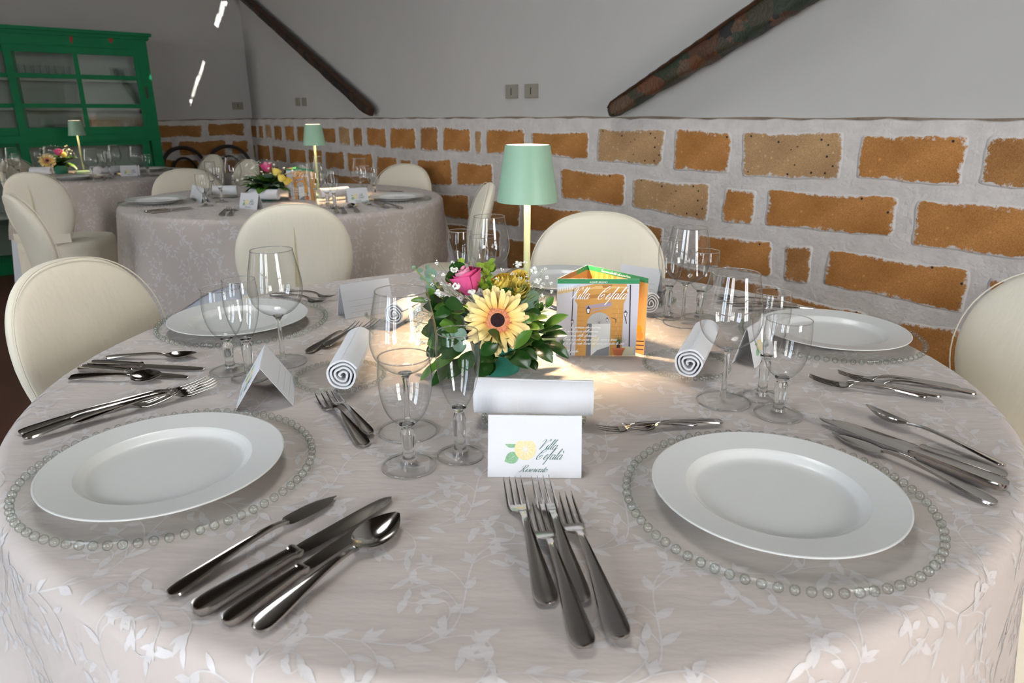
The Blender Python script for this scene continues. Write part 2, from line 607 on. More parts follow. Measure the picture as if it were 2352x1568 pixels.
def thing(name, loc, rz, label, cat, group=None):
    o = bpy.data.objects.new(name, None)
    COL.objects.link(o)
    o.location = Vector(loc)
    o.rotation_euler = (0, 0, rz)
    o.empty_display_size = 0.05
    return tag(o, label, cat, group)


def copy_tree(o, parent=None):
    c = o.copy()
    COL.objects.link(c)
    c.parent = parent
    for ch in list(o.children):
        copy_tree(ch, c)
    return c


def instance(proto, loc, rz, label, group=None, scale=None, euler=None):
    """first use takes the prototype itself, later uses copies"""
    if proto.get('used'):
        o = copy_tree(proto)
    else:
        o = proto
    proto['used'] = 1
    o.location = Vector(loc)
    o.rotation_euler = euler if euler else (0, 0, rz)
    if scale:
        o.scale = (scale, scale, scale)
    o['label'] = label
    if group:
        o['group'] = group
    elif 'group' in o:
        del o['group']
    return o


def smooth(x, a, b):
    t = np.clip((x - a) / (b - a), 0, 1)
    return t * t * (3 - 2 * t)

# ================================================================== the setting
S = 'structure'
floor = MB().nubox(NEAR_N - 0.3, WALL_N + 0.3, BACK_U - 0.3, LEFT_U + 0.3, -0.1, 0.0).build('floor', M['terracotta'], smooth=False, kind=S, label='dark terracotta floor between the tables')
rn0, rn1, ru0, ru1 = TOP_FILL[0] - 0.8, TOP_FILL[0] + 0.8, TOP_FILL[1] - 0.8, TOP_FILL[1] + 0.8
cl_ = MB()
for b in ((NEAR_N - 0.3, rn0, BACK_U - 0.3, LEFT_U + 0.3), (rn1, WALL_N + 0.3, BACK_U - 0.3, LEFT_U + 0.3), (rn0, rn1, BACK_U - 0.3, ru0), (rn0, rn1, ru1, LEFT_U + 0.3)):
    cl_.nubox(*b, CEIL, CEIL + 0.1)
cl_.build('ceiling', M['ceiling'], smooth=False, kind=S)
rw = MB()
for b in ((rn0, rn0 + 0.05, ru0, ru1), (rn1 - 0.05, rn1, ru0, ru1), (rn0, rn1, ru0, ru0 + 0.05), (rn0, rn1, ru1 - 0.05, ru1), (rn0, rn1, (ru0 + ru1) / 2 - 0.02, (ru0 + ru1) / 2 + 0.02)):
    rw.nubox(*b, CEIL + 0.02, CEIL + 0.08)
rw = rw.build('added_roof_window', M['window_white'], smooth=False, kind=S)  # made-up frame round the added ceiling fill light
for a_, b_ in ((ru0, (ru0 + ru1) / 2), ((ru0 + ru1) / 2, ru1)):
    MB().add([nuz(rn0, a_, CEIL + 0.05), nuz(rn1, a_, CEIL + 0.05), nuz(rn1, b_, CEIL + 0.05), nuz(rn0, b_, CEIL + 0.05)], [(0, 1, 2, 3)]).build('pane', M['pane'], rw, smooth=False)
bn, bw_, bz0, bz1 = ADDED_DOOR
wb = MB().nubox(NEAR_N - 0.3, bn - bw_ / 2, BACK_U - 0.18, BACK_U, 0, bz1)
wb.nubox(bn + bw_ / 2, WALL_N + 0.3, BACK_U - 0.18, BACK_U, 0, bz1)
wb.nubox(NEAR_N - 0.3, WALL_N + 0.3, BACK_U - 0.18, BACK_U, bz1, CEIL)
wb.build('wall_back', M['plaster'], smooth=False, kind=S)
fb = MB()
for a, b in ((bn - bw_ / 2, bn - bw_ / 2 + 0.06), (bn + bw_ / 2 - 0.06, bn + bw_ / 2), (bn - 0.05, bn + 0.05)):
    fb.nubox(a, b, BACK_U - 0.12, BACK_U - 0.07, 0.02, bz1)
for z in (0.03, 0.75, 1.3, 1.85, bz1 - 0.06):
    fb.nubox(bn - bw_ / 2, bn + bw_ / 2, BACK_U - 0.115, BACK_U - 0.075, z, z + (0.35 if z < 0.1 else 0.05))
fb = fb.build('door_5', M['window_white'], smooth=False, kind=S)  # made-up door that frames the added light behind the camera
for a, b in ((bn - bw_ / 2 + 0.06, bn - 0.05), (bn + 0.05, bn + bw_ / 2 - 0.06)):
    for za, zb in ((0.38, 0.75), (0.80, 1.3), (1.35, 1.85), (1.90, bz1 - 0.06)):
        MB().add([nuz(a, BACK_U - 0.095, za), nuz(b, BACK_U - 0.095, za), nuz(b, BACK_U - 0.095, zb), nuz(a, BACK_U - 0.095, zb)], [(0, 1, 2, 3)]).build('pane', M['pane'], fb, smooth=False)

LEDGE = 0.03
# top of the rough dado along each wall, as it runs (slightly out of level)
dado_r = sorted([(p.dot(U), p[2]) for p in (onwall(576, 273.8), onwall(847, 273.2), onwall(1000, 273.2), onwall(1396, 272.6), onwall(1700, 276.2), onwall(1948, 277.5), onwall(2187, 278.2), onwall(2352, 280.7))])
dado_l = sorted([(p.dot(N), p[2]) for p in (onleft(365, 278), onleft(470, 275.5), onleft(575, 273.8))])


def dado_top(kind, s):
    t = dado_r if kind == 'r' else dado_l
    return float(np.interp(s, [a for a, _ in t], [b for _, b in t]))


def wall_with_dado(name, kind, s0, s1, label):
    if kind == 'r':
        P = lambda s, z, o: nuz(WALL_N - o, s, z)
    else:
        P = lambda s, z, o: nuz(s, LEFT_U - o, z)
    mb = MB()
    a, b = s0, s1
    vs = [P(a, 0.9, -LEDGE), P(b, 0.9, -LEDGE), P(b, CEIL, -LEDGE), P(a, CEIL, -LEDGE), P(a, 0.9, -0.2), P(b, 0.9, -0.2), P(b, CEIL, -0.2), P(a, CEIL, -0.2)]
    mb.add(vs, [(0, 1, 2, 3), (4, 7, 6, 5), (0, 4, 5, 1), (3, 2, 6, 7), (0, 3, 7, 4), (1, 5, 6, 2)])
    w = mb.build(name, M['plaster'], smooth=False, kind=S, label=label)
    # mortar face, gently uneven
    ns, nz = int((b - a) / 0.05), 26
    G = np.zeros((nz + 3, ns + 1, 3))
    for j in range(ns + 1):
        s = a + (b - a) * j / ns
        zt = dado_top(kind, s) + 0.0025 * math.sin(31 * s) + 0.002 * math.sin(77 * s + 1)
        for i in range(nz + 1):
            z = zt * i / nz
            o = 0.0008 * math.sin(23 * s + 5 * z) * math.sin(29 * z + 3 * s)
            if i == nz:
                o -= 0.004
            G[i, j] = P(s, z, o)
        G[nz + 1, j] = P(s, zt + 0.003, -0.012)
        G[nz + 2, j] = P(s, zt + 0.002, -LEDGE - 0.01)
    MB().grid(G).build('dado_mortar', M['mortar'], w, label='whitewashed rough mortar of the lower wall')
    # brown seam where plaster meets the dado
    g2 = np.zeros((2, ns + 1, 3))
    for j in range(ns + 1):
        s = a + (b - a) * j / ns
        zt = dado_top(kind, s)
        g2[0, j] = P(s, zt + 0.0005, -LEDGE + 0.002)
        g2[1, j] = P(s, zt + 0.0095 + 0.0025 * math.sin(13 * s), -LEDGE + 0.0012)
    MB().grid(g2).build('seam', M['ledge'], w)
    return w, P


wall_right, PR = wall_with_dado('wall_right', 'r', BACK_U, LEFT_U + 0.2, 'white plastered wall above a band of orange tuff blocks')
wall_left, PL = wall_with_dado('wall_left', 'l', NEAR_N, WALL_N + 0.2, 'white plastered end wall behind the green cabinet')


def crop_pts(o, s, q):
    return [(o[0] + x / s, o[1] + y / s) for x, y in q]


def make_brick(quad, wall, kind, mname, seed):
    """quad: four corners in wall coordinates (s, z), TL TR BR BL"""
    r = random.Random(seed)
    pts = []
    for i in range(4):
        a, b = np.array(quad[i]), np.array(quad[(i + 1) % 4])
        L = np.linalg.norm(b - a)
        k = max(5, int(L / 0.011))
        nrm = np.array([-(b - a)[1], (b - a)[0]]) / max(L, 1e-6)
        ph, ph2 = r.random() * 6, r.random() * 6
        for j in range(k):
            t = j / k
            w = 0.0022 * math.sin(ph + 9 * t) + 0.0014 * math.sin(ph2 + 23 * t) + r.uniform(-0.0013, 0.0013)
            pts.append(a + (b - a) * t + nrm * w)
    pts = np.array(pts)
    c0 = pts.mean(0)
    pts = pts + np.sign(pts - c0) * 0.006 * np.minimum(1, np.abs(pts - c0) / (np.abs(pts - c0).max(0) * 0.8))
    for _ in range(2):                                   # soften the corners
        pts = pts * 0.6 + 0.2 * (np.roll(pts, 1, 0) + np.roll(pts, -1, 0))
    c = pts.mean(0)
    half = np.abs(pts - c).max(0)
    n = len(pts)
    P = PR if kind == 'r' else PL
    org = P(c[0], c[1], 0)
    verts, edge = [], []
    mn = max(0.02, min(half))
    for inset, off, e in ((0.0, -0.012, 0.0), (0.0, 0.0006, 0.0), (min(0.010, mn * 0.22), 0.0018, 0.5), (min(0.030, mn * 0.6), 0.0022, 1.0)):
        q = c + (pts - c) * (1 - inset / np.maximum(np.abs(pts - c).max(1), mn)[:, None])
        for p in q:
            verts.append(P(p[0], p[1], off + (r.uniform(-0.0004, 0.0004) if e else 0)) - org)
            edge.append(e)
    verts.append(P(c[0], c[1], 0.0024) - org)
    edge.append(1.0)
    faces = []
    for ring in range(3):
        for j in range(n):
            k = (j + 1) % n
            faces.append((ring * n + j, ring * n + k, (ring + 1) * n + k, (ring + 1) * n + j))
    for j in range(n):
        faces.append((3 * n + j, 3 * n + (j + 1) % n, 4 * n))
    me = bpy.data.meshes.new('brick')
    me.from_pydata([tuple(v) for v in verts], [], faces)
    me.materials.append(M[mname])
    at = me.attributes.new('edge', 'FLOAT', 'POINT')
    at.data.foreach_set('value', edge)
    me.polygons.foreach_set('use_smooth', [True] * len(faces))
    obj('brick', me, wall, loc=org)


O, T_, B_ = 'brick_orange', 'brick_tan', 'brick_brown'
cA, cB, cC, cD, cE, cF = ((560, 270), 6.918), ((860, 270), 4.48), ((1000, 250), 3.357), ((1260, 270), 3.646), ((1650, 250), 3.35), ((1750, 560), 3.907)
BR = [
    (cA, [(105, 120), (205, 125), (215, 320), (125, 305)], B_), (cA, [(240, 120), (305, 120), (320, 335), (255, 325)], B_),
    (cA, [(340, 105), (435, 115), (455, 320), (365, 320)], T_), (cA, [(480, 120), (600, 125), (620, 360), (500, 345)], B_),
    (cA, [(650, 130), (795, 120), (815, 370), (680, 365)], O), (cA, [(845, 130), (1010, 135), (1020, 385), (860, 375)], B_),
    (cA, [(1200, 150), (1460, 180), (1470, 395), (1210, 395)], B_), (cA, [(1505, 125), (1680, 170), (1700, 435), (1530, 410)], T_),
    (cA, [(1740, 165), (1880, 145), (1895, 445), (1755, 445)], B_), (cA, [(1950, 150), (2250, 180), (2275, 470), (1980, 430)], O),
    (cB, [(170, 105), (420, 110), (428, 320), (170, 310)], O), (cB, [(478, 100), (655, 95), (658, 340), (480, 330)], B_),
    (cB, [(712, 100), (985, 125), (990, 350), (715, 330)], O), (cB, [(1040, 140), (1100, 140), (1095, 365), (1048, 360)], T_),
    (cB, [(1160, 125), (1540, 125), (1548, 375), (1160, 360)], O), (cC, [(745, 190), (1180, 185), (1180, 380), (760, 350)], O),
    (cD, [(425, 105), (975, 110), (940, 400), (412, 355)], T_), (cD, [(1068, 100), (1530, 135), (1505, 460), (1055, 430)], O),
    (cE, [(195, 195), (960, 195), (930, 540), (195, 510)], T_), (cE, [(1115, 215), (1915, 215), (1850, 590), (1070, 520)], O),
    (cE, [(2090, 225), (2650, 230), (2630, 640), (2015, 570)], B_),
    # second course
    (cA, [(150, 420), (185, 430), (200, 640), (170, 640)], T_), (cA, [(215, 425), (410, 445), (435, 670), (240, 665)], B_),
    (cA, [(455, 440), (670, 470), (690, 705), (475, 680)], B_), (cA, [(725, 490), (980, 515), (1000, 705), (740, 715)], O),
    (cA, [(1030, 500), (1245, 525), (1250, 720), (1040, 720)], B_), (cA, [(1300, 545), (1590, 545), (1605, 810), (1310, 800)], B_),
    (cA, [(1650, 560), (2040, 580), (2070, 870), (1670, 850)], O), (cB, [(30, 400), (232, 410), (232, 640), (30, 640)], O),
    (cB, [(270, 430), (380, 440), (395, 680), (275, 660)], O), (cB, [(445, 440), (790, 440), (805, 690), (450, 670)], O),
    (cB, [(858, 460), (1215, 490), (1220, 690), (855, 690)], O), ((( 0, 0), 1), [(1155, 382), (1270, 391), (1271, 432), (1153, 425)], O),
    (cD, [(105, 435), (640, 490), (632, 740), (115, 660)], O), (cD, [(715, 520), (1345, 570), (1325, 865), (708, 740)], T_),
    (cD, [(1485, 600), (1735, 625), (1705, 890), (1455, 865)], O), (cE, [(390, 635), (1375, 695), (1335, 975), (370, 890)], O),
    (cE, [(1540, 715), (2602, 780), (2592, 1180), (1495, 1040)], O),
    # third course
    (((0, 0), 1), [(586, 377), (640, 384), (642, 420), (588, 410)], B_), (((0, 0), 1), [(652, 386), (735, 396), (737, 432), (654, 422)], B_),
    (((0, 0), 1), [(748, 398), (852, 410), (853, 455), (750, 440)], B_), (((0, 0), 1), [(866, 412), (962, 424), (963, 470), (868, 458)], B_),
    (cB, [(520, 770), (970, 812), (975, 1045), (560, 985)], O), (cB, [(1040, 830), (1500, 890), (1490, 1115), (1060, 1060)], B_),
    (cC, [(720, 735), (1150, 805), (1150, 985), (720, 920)], O), (cC, [(1210, 815), (1755, 925), (1745, 1120), (1205, 1030)], B_),
    (cE, [(-150, 975), (405, 1030), (400, 1280), (-180, 1185)], O), (cE, [(520, 1060), (715, 1065), (690, 1340), (515, 1320)], B_),
    (cE, [(860, 1095), (1935, 1255), (1870, 1560), (815, 1340)], O), (cE, [(2100, 1310), (2700, 1390), (2690, 1700), (2040, 1600)], O),
    # fourth course
    (cB, [(640, 1080), (960, 1120), (965, 1400), (650, 1330)], B_), (cB, [(1030, 1125), (1290, 1165), (1290, 1440), (1035, 1400)], B_),
    (cC, [(560, 1000), (830, 1045), (820, 1260), (560, 1220)], B_), (cC, [(890, 1060), (1500, 1170), (1490, 1380), (880, 1280)], B_),
    (((0, 0), 1), [(1480, 592), (1640, 628), (1632, 700), (1476, 662)], B_), (((0, 0), 1), [(1662, 634), (1790, 664), (1780, 738), (1654, 704)], B_),
    (cF, [(215, 470), (930, 640), (910, 930), (195, 730)], O), (cF, [(1240, 710), (1785, 785), (1760, 1150), (1220, 1000)], O),
    (cF, [(1890, 800), (2600, 900), (2560, 1300), (1860, 1180)], O),
]
for i, ((o_, s_), q, mname) in enumerate(BR):
    quad = [(p.dot(U), p[2]) for p in (onwall(x, y) for x, y in crop_pts(o_, s_, q))]
    make_brick(quad, wall_right, 'r', mname, 100 + i)
cG = ((0, 0), 3.92)
BLW = [(cG, [(1400, 1125), (1820, 1130), (1820, 1225), (1405, 1230)], B_), (cG, [(1870, 1115), (2200, 1110), (2195, 1215), (1875, 1215)], B_),
       (cG, [(1450, 1275), (1550, 1270), (1555, 1360), (1455, 1365)], B_), (cG, [(1605, 1275), (2030, 1265), (2035, 1400), (1610, 1390)], B_),
       (cG, [(2085, 1265), (2230, 1265), (2235, 1380), (2090, 1390)], O), (cG, [(1450, 1440), (1790, 1440), (1790, 1560), (1460, 1560)], B_),
       (cG, [(1850, 1440), (2225, 1440), (2230, 1560), (1855, 1560)], B_)]
for i, ((o_, s_), q, mname) in enumerate(BLW):
    quad = [(p.dot(N), p[2]) for p in (onleft(x, y) for x, y in crop_pts(o_, s_, q))]
    make_brick(quad, wall_left, 'l', mname, 300 + i)

# courses carried on where the photograph shows none, round the rest of both walls
COURSES = [(1.076, 0.933), (0.877, 0.738), (0.681, 0.536), (0.477, 0.331), (0.27, 0.13)]
rb_ = random.Random(77)
for kind, wall, lo, hi, src in (('r', wall_right, BACK_U, LEFT_U, [((o_, s_), q, U, onwall) for (o_, s_), q, _ in BR]), ('l', wall_left, NEAR_N, WALL_N, [((o_, s_), q, N, onleft) for (o_, s_), q, _ in BLW])):
    have = [[] for _ in COURSES]
    for (o_, s_), q, ax, fn in src:
        pts = [fn(x, y) for x, y in crop_pts(o_, s_, q)]
        zm = sum(t[2] for t in pts) / 4
        k = min(range(5), key=lambda i: abs(sum(COURSES[i]) / 2 - zm))
        ss = [float(t.dot(ax)) for t in pts]
        have[k].append((min(ss), max(ss)))
    for k, (zt_, zb_) in enumerate(COURSES):
        s = lo + 0.06
        for a, b in sorted(have[k]) + [(hi - 0.02, hi)]:
            while a - s > 0.17:
                w_ = min(rb_.uniform(0.20, 0.40), a - s - 0.05)
                if a - s - w_ < 0.2:
                    w_ = a - s - 0.055
                if w_ > 0.5:
                    w_ *= 0.5
                j = [rb_.uniform(-0.008, 0.008) for _ in range(4)]
                make_brick([(s, zt_ + j[0]), (s + w_, zt_ + j[1]), (s + w_, zb_ + j[2]), (s, zb_ + j[3])], wall, kind, rb_.choice([O, O, B_, T_]), rb_.random())
                s += w_ + rb_.uniform(0.045, 0.06)
            s = max(s, b + 0.05)

# ---- near wall with two French doors and an added unseen mask, slotted to shape slivers of sun
mask_gap = (0.15, 2.6, 3.15, 4.55)           # u0 u1 z0 z1 of the opening for the sun mask
wn = MB()
us = sorted([(u - w / 2, u + w / 2) for u, w, _, _, _ in DOORS])
edges = [BACK_U - 0.3] + [e for p in us for e in p] + [LEFT_U + 0.3]
for k in range(0, len(edges), 2):
    wn.nubox(NEAR_N - 0.18, NEAR_N, edges[k], edges[k + 1], 0, 2.35)
wn.nubox(NEAR_N - 0.18, NEAR_N, BACK_U - 0.3, LEFT_U + 0.3, 2.35, mask_gap[2])
wn.nubox(NEAR_N - 0.18, NEAR_N, BACK_U - 0.3, mask_gap[0], mask_gap[2], CEIL)
wn.nubox(NEAR_N - 0.18, NEAR_N, mask_gap[1], LEFT_U + 0.3, mask_gap[2], CEIL)
wn.nubox(NEAR_N - 0.18, NEAR_N, mask_gap[0], mask_gap[1], mask_gap[3], CEIL)
wall_near = wn.build('wall_near', M['plaster'], smooth=False, kind=S)
streak = [[(513, -8), (520, -8), (513, 9), (508, 9)], [(505, -3), (511, 3), (505, 33), (500, 28)], [(496, 25), (502, 35), (495, 57), (489, 52)],
          [(463, 134), (465, 136), (456, 168), (453.5, 166)], [(451, 168), (454.5, 170), (446, 193), (443, 190)], [(443.5, 192), (445, 194), (438, 218), (436, 217)], [(433, 223), (436, 225), (431, 237), (428, 235)]]
bm = bmesh.new()
loops = [[(mask_gap[0] - .02, mask_gap[2] - .02), (mask_gap[1] + .02, mask_gap[2] - .02), (mask_gap[1] + .02, mask_gap[3] + .02), (mask_gap[0] - .02, mask_gap[3] + .02)]]
for sl in streak:
    lp = []
    for x, y in sl:
        p = onleft(x, y)
        p = p - SUN_DIR * ((p.dot(N) - (NEAR_N - 0.09)) / SUN_DIR.dot(N))
        lp.append((p.dot(U), p[2]))
    loops.append(lp)
for lp in loops:
    vs = [bm.verts.new(nuz(NEAR_N - 0.09, u, z)) for u, z in lp]
    for k in range(len(vs)):
        bm.edges.new((vs[k], vs[(k + 1) % len(vs)]))
bmesh.ops.triangle_fill(bm, edges=bm.edges[:], use_beauty=True)
me = bpy.data.meshes.new('sun_slot_mask')
bm.to_mesh(me)
bm.free()
me.materials.append(M['ceiling'])
obj('sun_slot_mask', me, wall_near)
MB().nubox(NEAR_N - 6.2, NEAR_N - 0.18, -9, 8, 2.5, 2.6).build('sun_blocker', M['ceiling'], wall_near, smooth=False)  # added unseen slab that keeps the sun off the doors
MB().nubox(NEAR_N - 14, NEAR_N - 0.3, -14, 14, -0.12, -0.02).build('trim_1', M['terracotta'], smooth=False, kind=S, label='paved yard outside the doors')

for di, (u, w, z0, z1, _) in enumerate(DOORS):
    f = MB()
    for a, b in ((u - w / 2, u - w / 2 + 0.06), (u + w / 2 - 0.06, u + w / 2), (u - 0.05, u + 0.05)):
        f.nubox(NEAR_N - 0.12, NEAR_N - 0.07, a, b, 0.02, z1)
    for z in (0.03, 0.75, 1.3, 1.85, z1 - 0.06):
        f.nubox(NEAR_N - 0.115, NEAR_N - 0.075, u - w / 2, u + w / 2, z, z + (0.35 if z < 0.1 else 0.05))
    d = f.build('door_%d' % (di + 1), M['window_white'], smooth=False, kind=S)  # the first door is made up, for its added light
    for a, b in ((u - w / 2 + 0.06, u - 0.05), (u + 0.05, u + w / 2 - 0.06)):
        for za, zb in ((0.38, 0.75), (0.80, 1.3), (1.35, 1.85), (1.90, z1 - 0.06)):
            MB().add([nuz(NEAR_N - 0.095, a, za), nuz(NEAR_N - 0.095, b, za), nuz(NEAR_N - 0.095, b, zb), nuz(NEAR_N - 0.095, a, zb)], [(0, 1, 2, 3)]).build('pane', M['pane'], d, smooth=False)

# ================================================================== things on the walls
def wall_plate(px, wallfn, axis, label, slot, group=None):
    (x0, y0), (x1, y1) = px
    a, b = wallfn(x0, y0, -LEDGE), wallfn(x1, y1, -LEDGE)
    c = (a + b) / 2
    w = abs((b - a).dot(axis))
    h = abs(a[2] - b[2])
    other = N if axis is U else U
    root = thing('wall_socket', c, 0, label, 'socket', group)
    def bx(w_, h_, d0, d1):
        vs = [axis * sx * w_ / 2 + np.array([0, 0, sz * h_ / 2]) - other * d for sx in (-1, 1) for sz in (-1, 1) for d in (d0, d1)]
        m = MB()
        m.add(vs, [(0, 1, 3, 2), (4, 6, 7, 5), (0, 4, 5, 1), (2, 3, 7, 6), (0, 2, 6, 4), (1, 5, 7, 3)])
        return m
    bx(w, h, 0.0, 0.008).build('cover_plate', M['socket'], root, smooth=False)
    bx(w * 0.86, h * 0.86, 0.008, 0.0095).build('inner_plate', M['socket'], root, smooth=False)
    if slot:
        bx(w * 0.07, h * 0.5, 0.0095, 0.0105).build('slot', M['dark_slot'], root, smooth=False)


wall_plate([(1164, 195), (1191, 226)], onwall, U, 'beige wall socket plate, left one of the pair above the lamp', True)
wall_plate([(1208, 193), (1237, 225)], onwall, U, 'beige wall socket plate, right one of the pair above the lamp', True)
wall_plate([(680, 224), (691, 243)], onwall, U, 'small dim switch plate beside the left painted beam, nearer the corner', False)
wall_plate([(695, 224), (706, 243)], onwall, U, 'small dim switch plate beside the left painted beam, farther from the corner', False)
wall_plate([(533, 234), (559, 251)], onleft, N, 'wide beige socket plate on the end wall right of the cabinet', True)


def painted_beam(base_px, top_px, w0, w1, label, knobs, paint='beam_paint'):
    a, b = onwall(*base_px, off=-LEDGE + 0.055), onwall(*top_px, off=-LEDGE + 0.055)
    d = b - a
    L0 = np.linalg.norm(d)
    d = d / L0
    L = L0 * 1.5
    side = np.cross(d, N)
    side /= np.linalg.norm(side)
    root = thing('painted_beam', a, 0, label, 'beam')
    nseg, nc = 40, 20
    G = np.zeros((nseg + 1, nc, 3))
    rr = random.Random(label)
    for i in range(nseg + 1):
        t = i / nseg
        w = w0 + (w1 - w0) * min(1, t * 1.5)
        if t < 0.02:
            w *= 0.72
        for k in range(nc):
            an = 2 * PI * k / nc
            c, s = math.cos(an), math.sin(an)
            e = 0.55
            px_ = math.copysign(abs(c) ** e, c)
            py_ = math.copysign(abs(s) ** e, s)
            j = 1 + rr.uniform(-0.05, 0.05) + 0.05 * math.sin(t * 40 + k)
            G[i, k] = d * (t * L) + side * px_ * w / 2 * j + N * py_ * w / 2 * 0.9 * j
    mb = MB().grid(G, wrap=True)
    mb.cap(G[0], flip=True)
    mb.cap(G[-1])
    mb.build('shaft', M[paint], root, label='shaft painted in worn patches')
    # carved brown moulding under the shaft
    G2 = np.zeros((nseg + 1, 8, 3))
    for i in range(nseg + 1):
        t = i / nseg
        w = (w0 + (w1 - w0) * min(1, t * 1.5)) * (0.7 if t < 0.02 else 1)
        for k in range(8):
            an = 2 * PI * k / 8
            j = 1 + 0.22 * math.sin(t * 120) + rr.uniform(-0.08, 0.08)
            G2[i, k] = d * (t * L) + side * knobs * (w * 0.50 + math.cos(an) * w * 0.13 * j) - N * (w * 0.05 - math.sin(an) * w * 0.42)
    m2 = MB().grid(G2, wrap=True)
    m2.cap(G2[0], flip=True)
    m2.cap(G2[-1])
    m2.build('carved_edge', M['beam_brown'], root, label='carved dark brown lower edge')


painted_beam((1404, 258), (1770, 28), 0.062, 0.098, 'painted wooden beam leaning to the right on the wall ledge', 1)
painted_beam((853, 258), (620, 48), 0.070, 0.062, 'dark painted wooden beam leaning left towards the corner', -1, 'beam_old')

# ================================================================== green cabinet
CO = 0.40
CU = LEFT_U - CO


def cn(x, y):
    return float(onleft(x, y, CO).dot(N))


def cz(x, y):
    return float(onleft(x, y, CO)[2])


nR = cn(356, 232)
nL = nR - 2.02
z_corn_t, z_corn_b = cz(336, 77), cz(335, 88)
z_frz = cz(327, 114)
z_dbot, z_rail = cz(355, 306), cz(356, 318)
cab = thing('green_cabinet', nuz((nL + nR) / 2, CU + CO / 2, 0), 0, 'tall green painted wooden cabinet with glazed sliding doors', 'cabinet')
cab_base = np.array(cab.location)


def cpart(name, boxes, m, parent=cab, **kw):
    mb = MB()
    for b in boxes:
        mb.nubox(*b)
    mb.v = [tuple(np.array(v) - cab_base) for v in mb.v]
    return mb.build(name, m, parent, smooth=False, **kw)


cpart('cornice', [(nL - 0.03, nR + 0.035, CU - 0.045, LEFT_U - 0.04, z_corn_b + 0.012, z_corn_t), (nL - 0.015, nR + 0.018, CU - 0.022, LEFT_U - 0.04, z_corn_b - 0.012, z_corn_b + 0.012)], M['cab_green'])
cpart('frieze', [(nL, nR, CU - 0.008, CU + 0.03, z_frz, z_corn_b)], M['cab_green'])
cpart('top_board', [(nL, nR, CU + 0.03, LEFT_U - 0.05, z_corn_b - 0.03, z_corn_b)], M['cab_green'])
cpart('side_panel', [(nR - 0.025, nR, CU + 0.03, LEFT_U - 0.05, 0.0, z_corn_b - 0.03)], M['cab_green'])
cpart('side_panel', [(nL, nL + 0.025, CU + 0.03, LEFT_U - 0.05, 0.0, z_corn_b - 0.03)], M['cab_green'])
cpart('back_panel', [(nL, nR, LEFT_U - 0.05, LEFT_U - 0.035, 0.0, z_corn_b)], M['cab_dark'], label='shaded greenish back board')
cpart('stile', [(nR - 0.07, nR, CU - 0.004, CU + 0.03, 0.0, z_frz)], M['cab_green'])
cpart('stile', [(nL, nL + 0.07, CU - 0.004, CU + 0.03, 0.0, z_frz)], M['cab_green'])
cpart('middle_rail', [(nL, nR, CU - 0.012, LEFT_U - 0.05, z_rail - 0.012, z_dbot)], M['cab_green'])
cpart('plinth', [(nL, nR, CU, LEFT_U - 0.05, 0.0, 0.09)], M['cab_green'])
sh1, sh2 = cz(316, 180) - 0.01, cz(322, 243) - 0.012
for z in (sh1, sh2):
    cpart('shelf', [(nL + 0.025, nR - 0.025, CU + 0.06, LEFT_U - 0.05, z - 0.018, z)], M['cab_dark'])
cpart('shelf', [(nL + 0.025, nR - 0.025, CU + 0.05, LEFT_U - 0.05, 0.40, 0.42)], M['cab_dark'])
# glazed doors
cols_px = [(32, 171, 182, 310, 127, 172), (43, 181, 192, 318, 184, 238), (59, 197, 207, 330, 247, 290)]
pz = [(cz(245, 126), cz(245, 172)), (cz(250, 182), cz(255, 238)), (cz(260, 247), cz(265, 290))]
cA0, cA1, cB0, cB1 = cn(44, 210), cn(183, 210), cn(193, 210), cn(320, 210)
d0, d1 = cn(26, 210), cn(341, 210)


def glazed_door(shift, du, label):
    f = cpart('door', [(d0 + shift, cA0 + shift, CU + du, CU + du + 0.024, z_dbot, z_frz), (cB1 + shift, d1 + shift, CU + du, CU + du + 0.024, z_dbot, z_frz),
                       (cA0 + shift, cB1 + shift, CU + du, CU + du + 0.024, pz[0][0], z_frz), (cA0 + shift, cB1 + shift, CU + du, CU + du + 0.024, z_dbot, pz[2][1]),
                       (cA1 + shift, cB0 + shift, CU + du, CU + du + 0.024, pz[2][1], pz[0][0]),
                       (cA0 + shift, cB1 + shift, CU + du + 0.002, CU + du + 0.022, pz[1][0], pz[0][1]), (cA0 + shift, cB1 + shift, CU + du + 0.002, CU + du + 0.022, pz[2][0], pz[1][1])],
              M['cab_green'], label=label)
    for a, b in ((cA0, cA1), (cB0, cB1)):
        for zt, zb in pz:
            mb = MB().add([nuz(a + shift, CU + du + 0.012, zb) - cab_base, nuz(b + shift, CU + du + 0.012, zb) - cab_base, nuz(b + shift, CU + du + 0.012, zt) - cab_base, nuz(a + shift, CU + du + 0.012, zt) - cab_base], [(0, 1, 2, 3)])
            mb.build('pane', M['pane_cabinet'], f, smooth=False)
    return f


dr = glazed_door(0.0, 0.0, 'glazed door with six panes, right one')
cpart('pull', [(d1 - 0.022, d1 - 0.008, CU - 0.012, CU + 0.0, cz(333, 226), cz(331, 198))], M['steel_dark'], parent=dr, label='black recessed pull')
glazed_door(-(d1 - d0) + 0.07, 0.03, 'glazed door with six panes, half out of the frame')
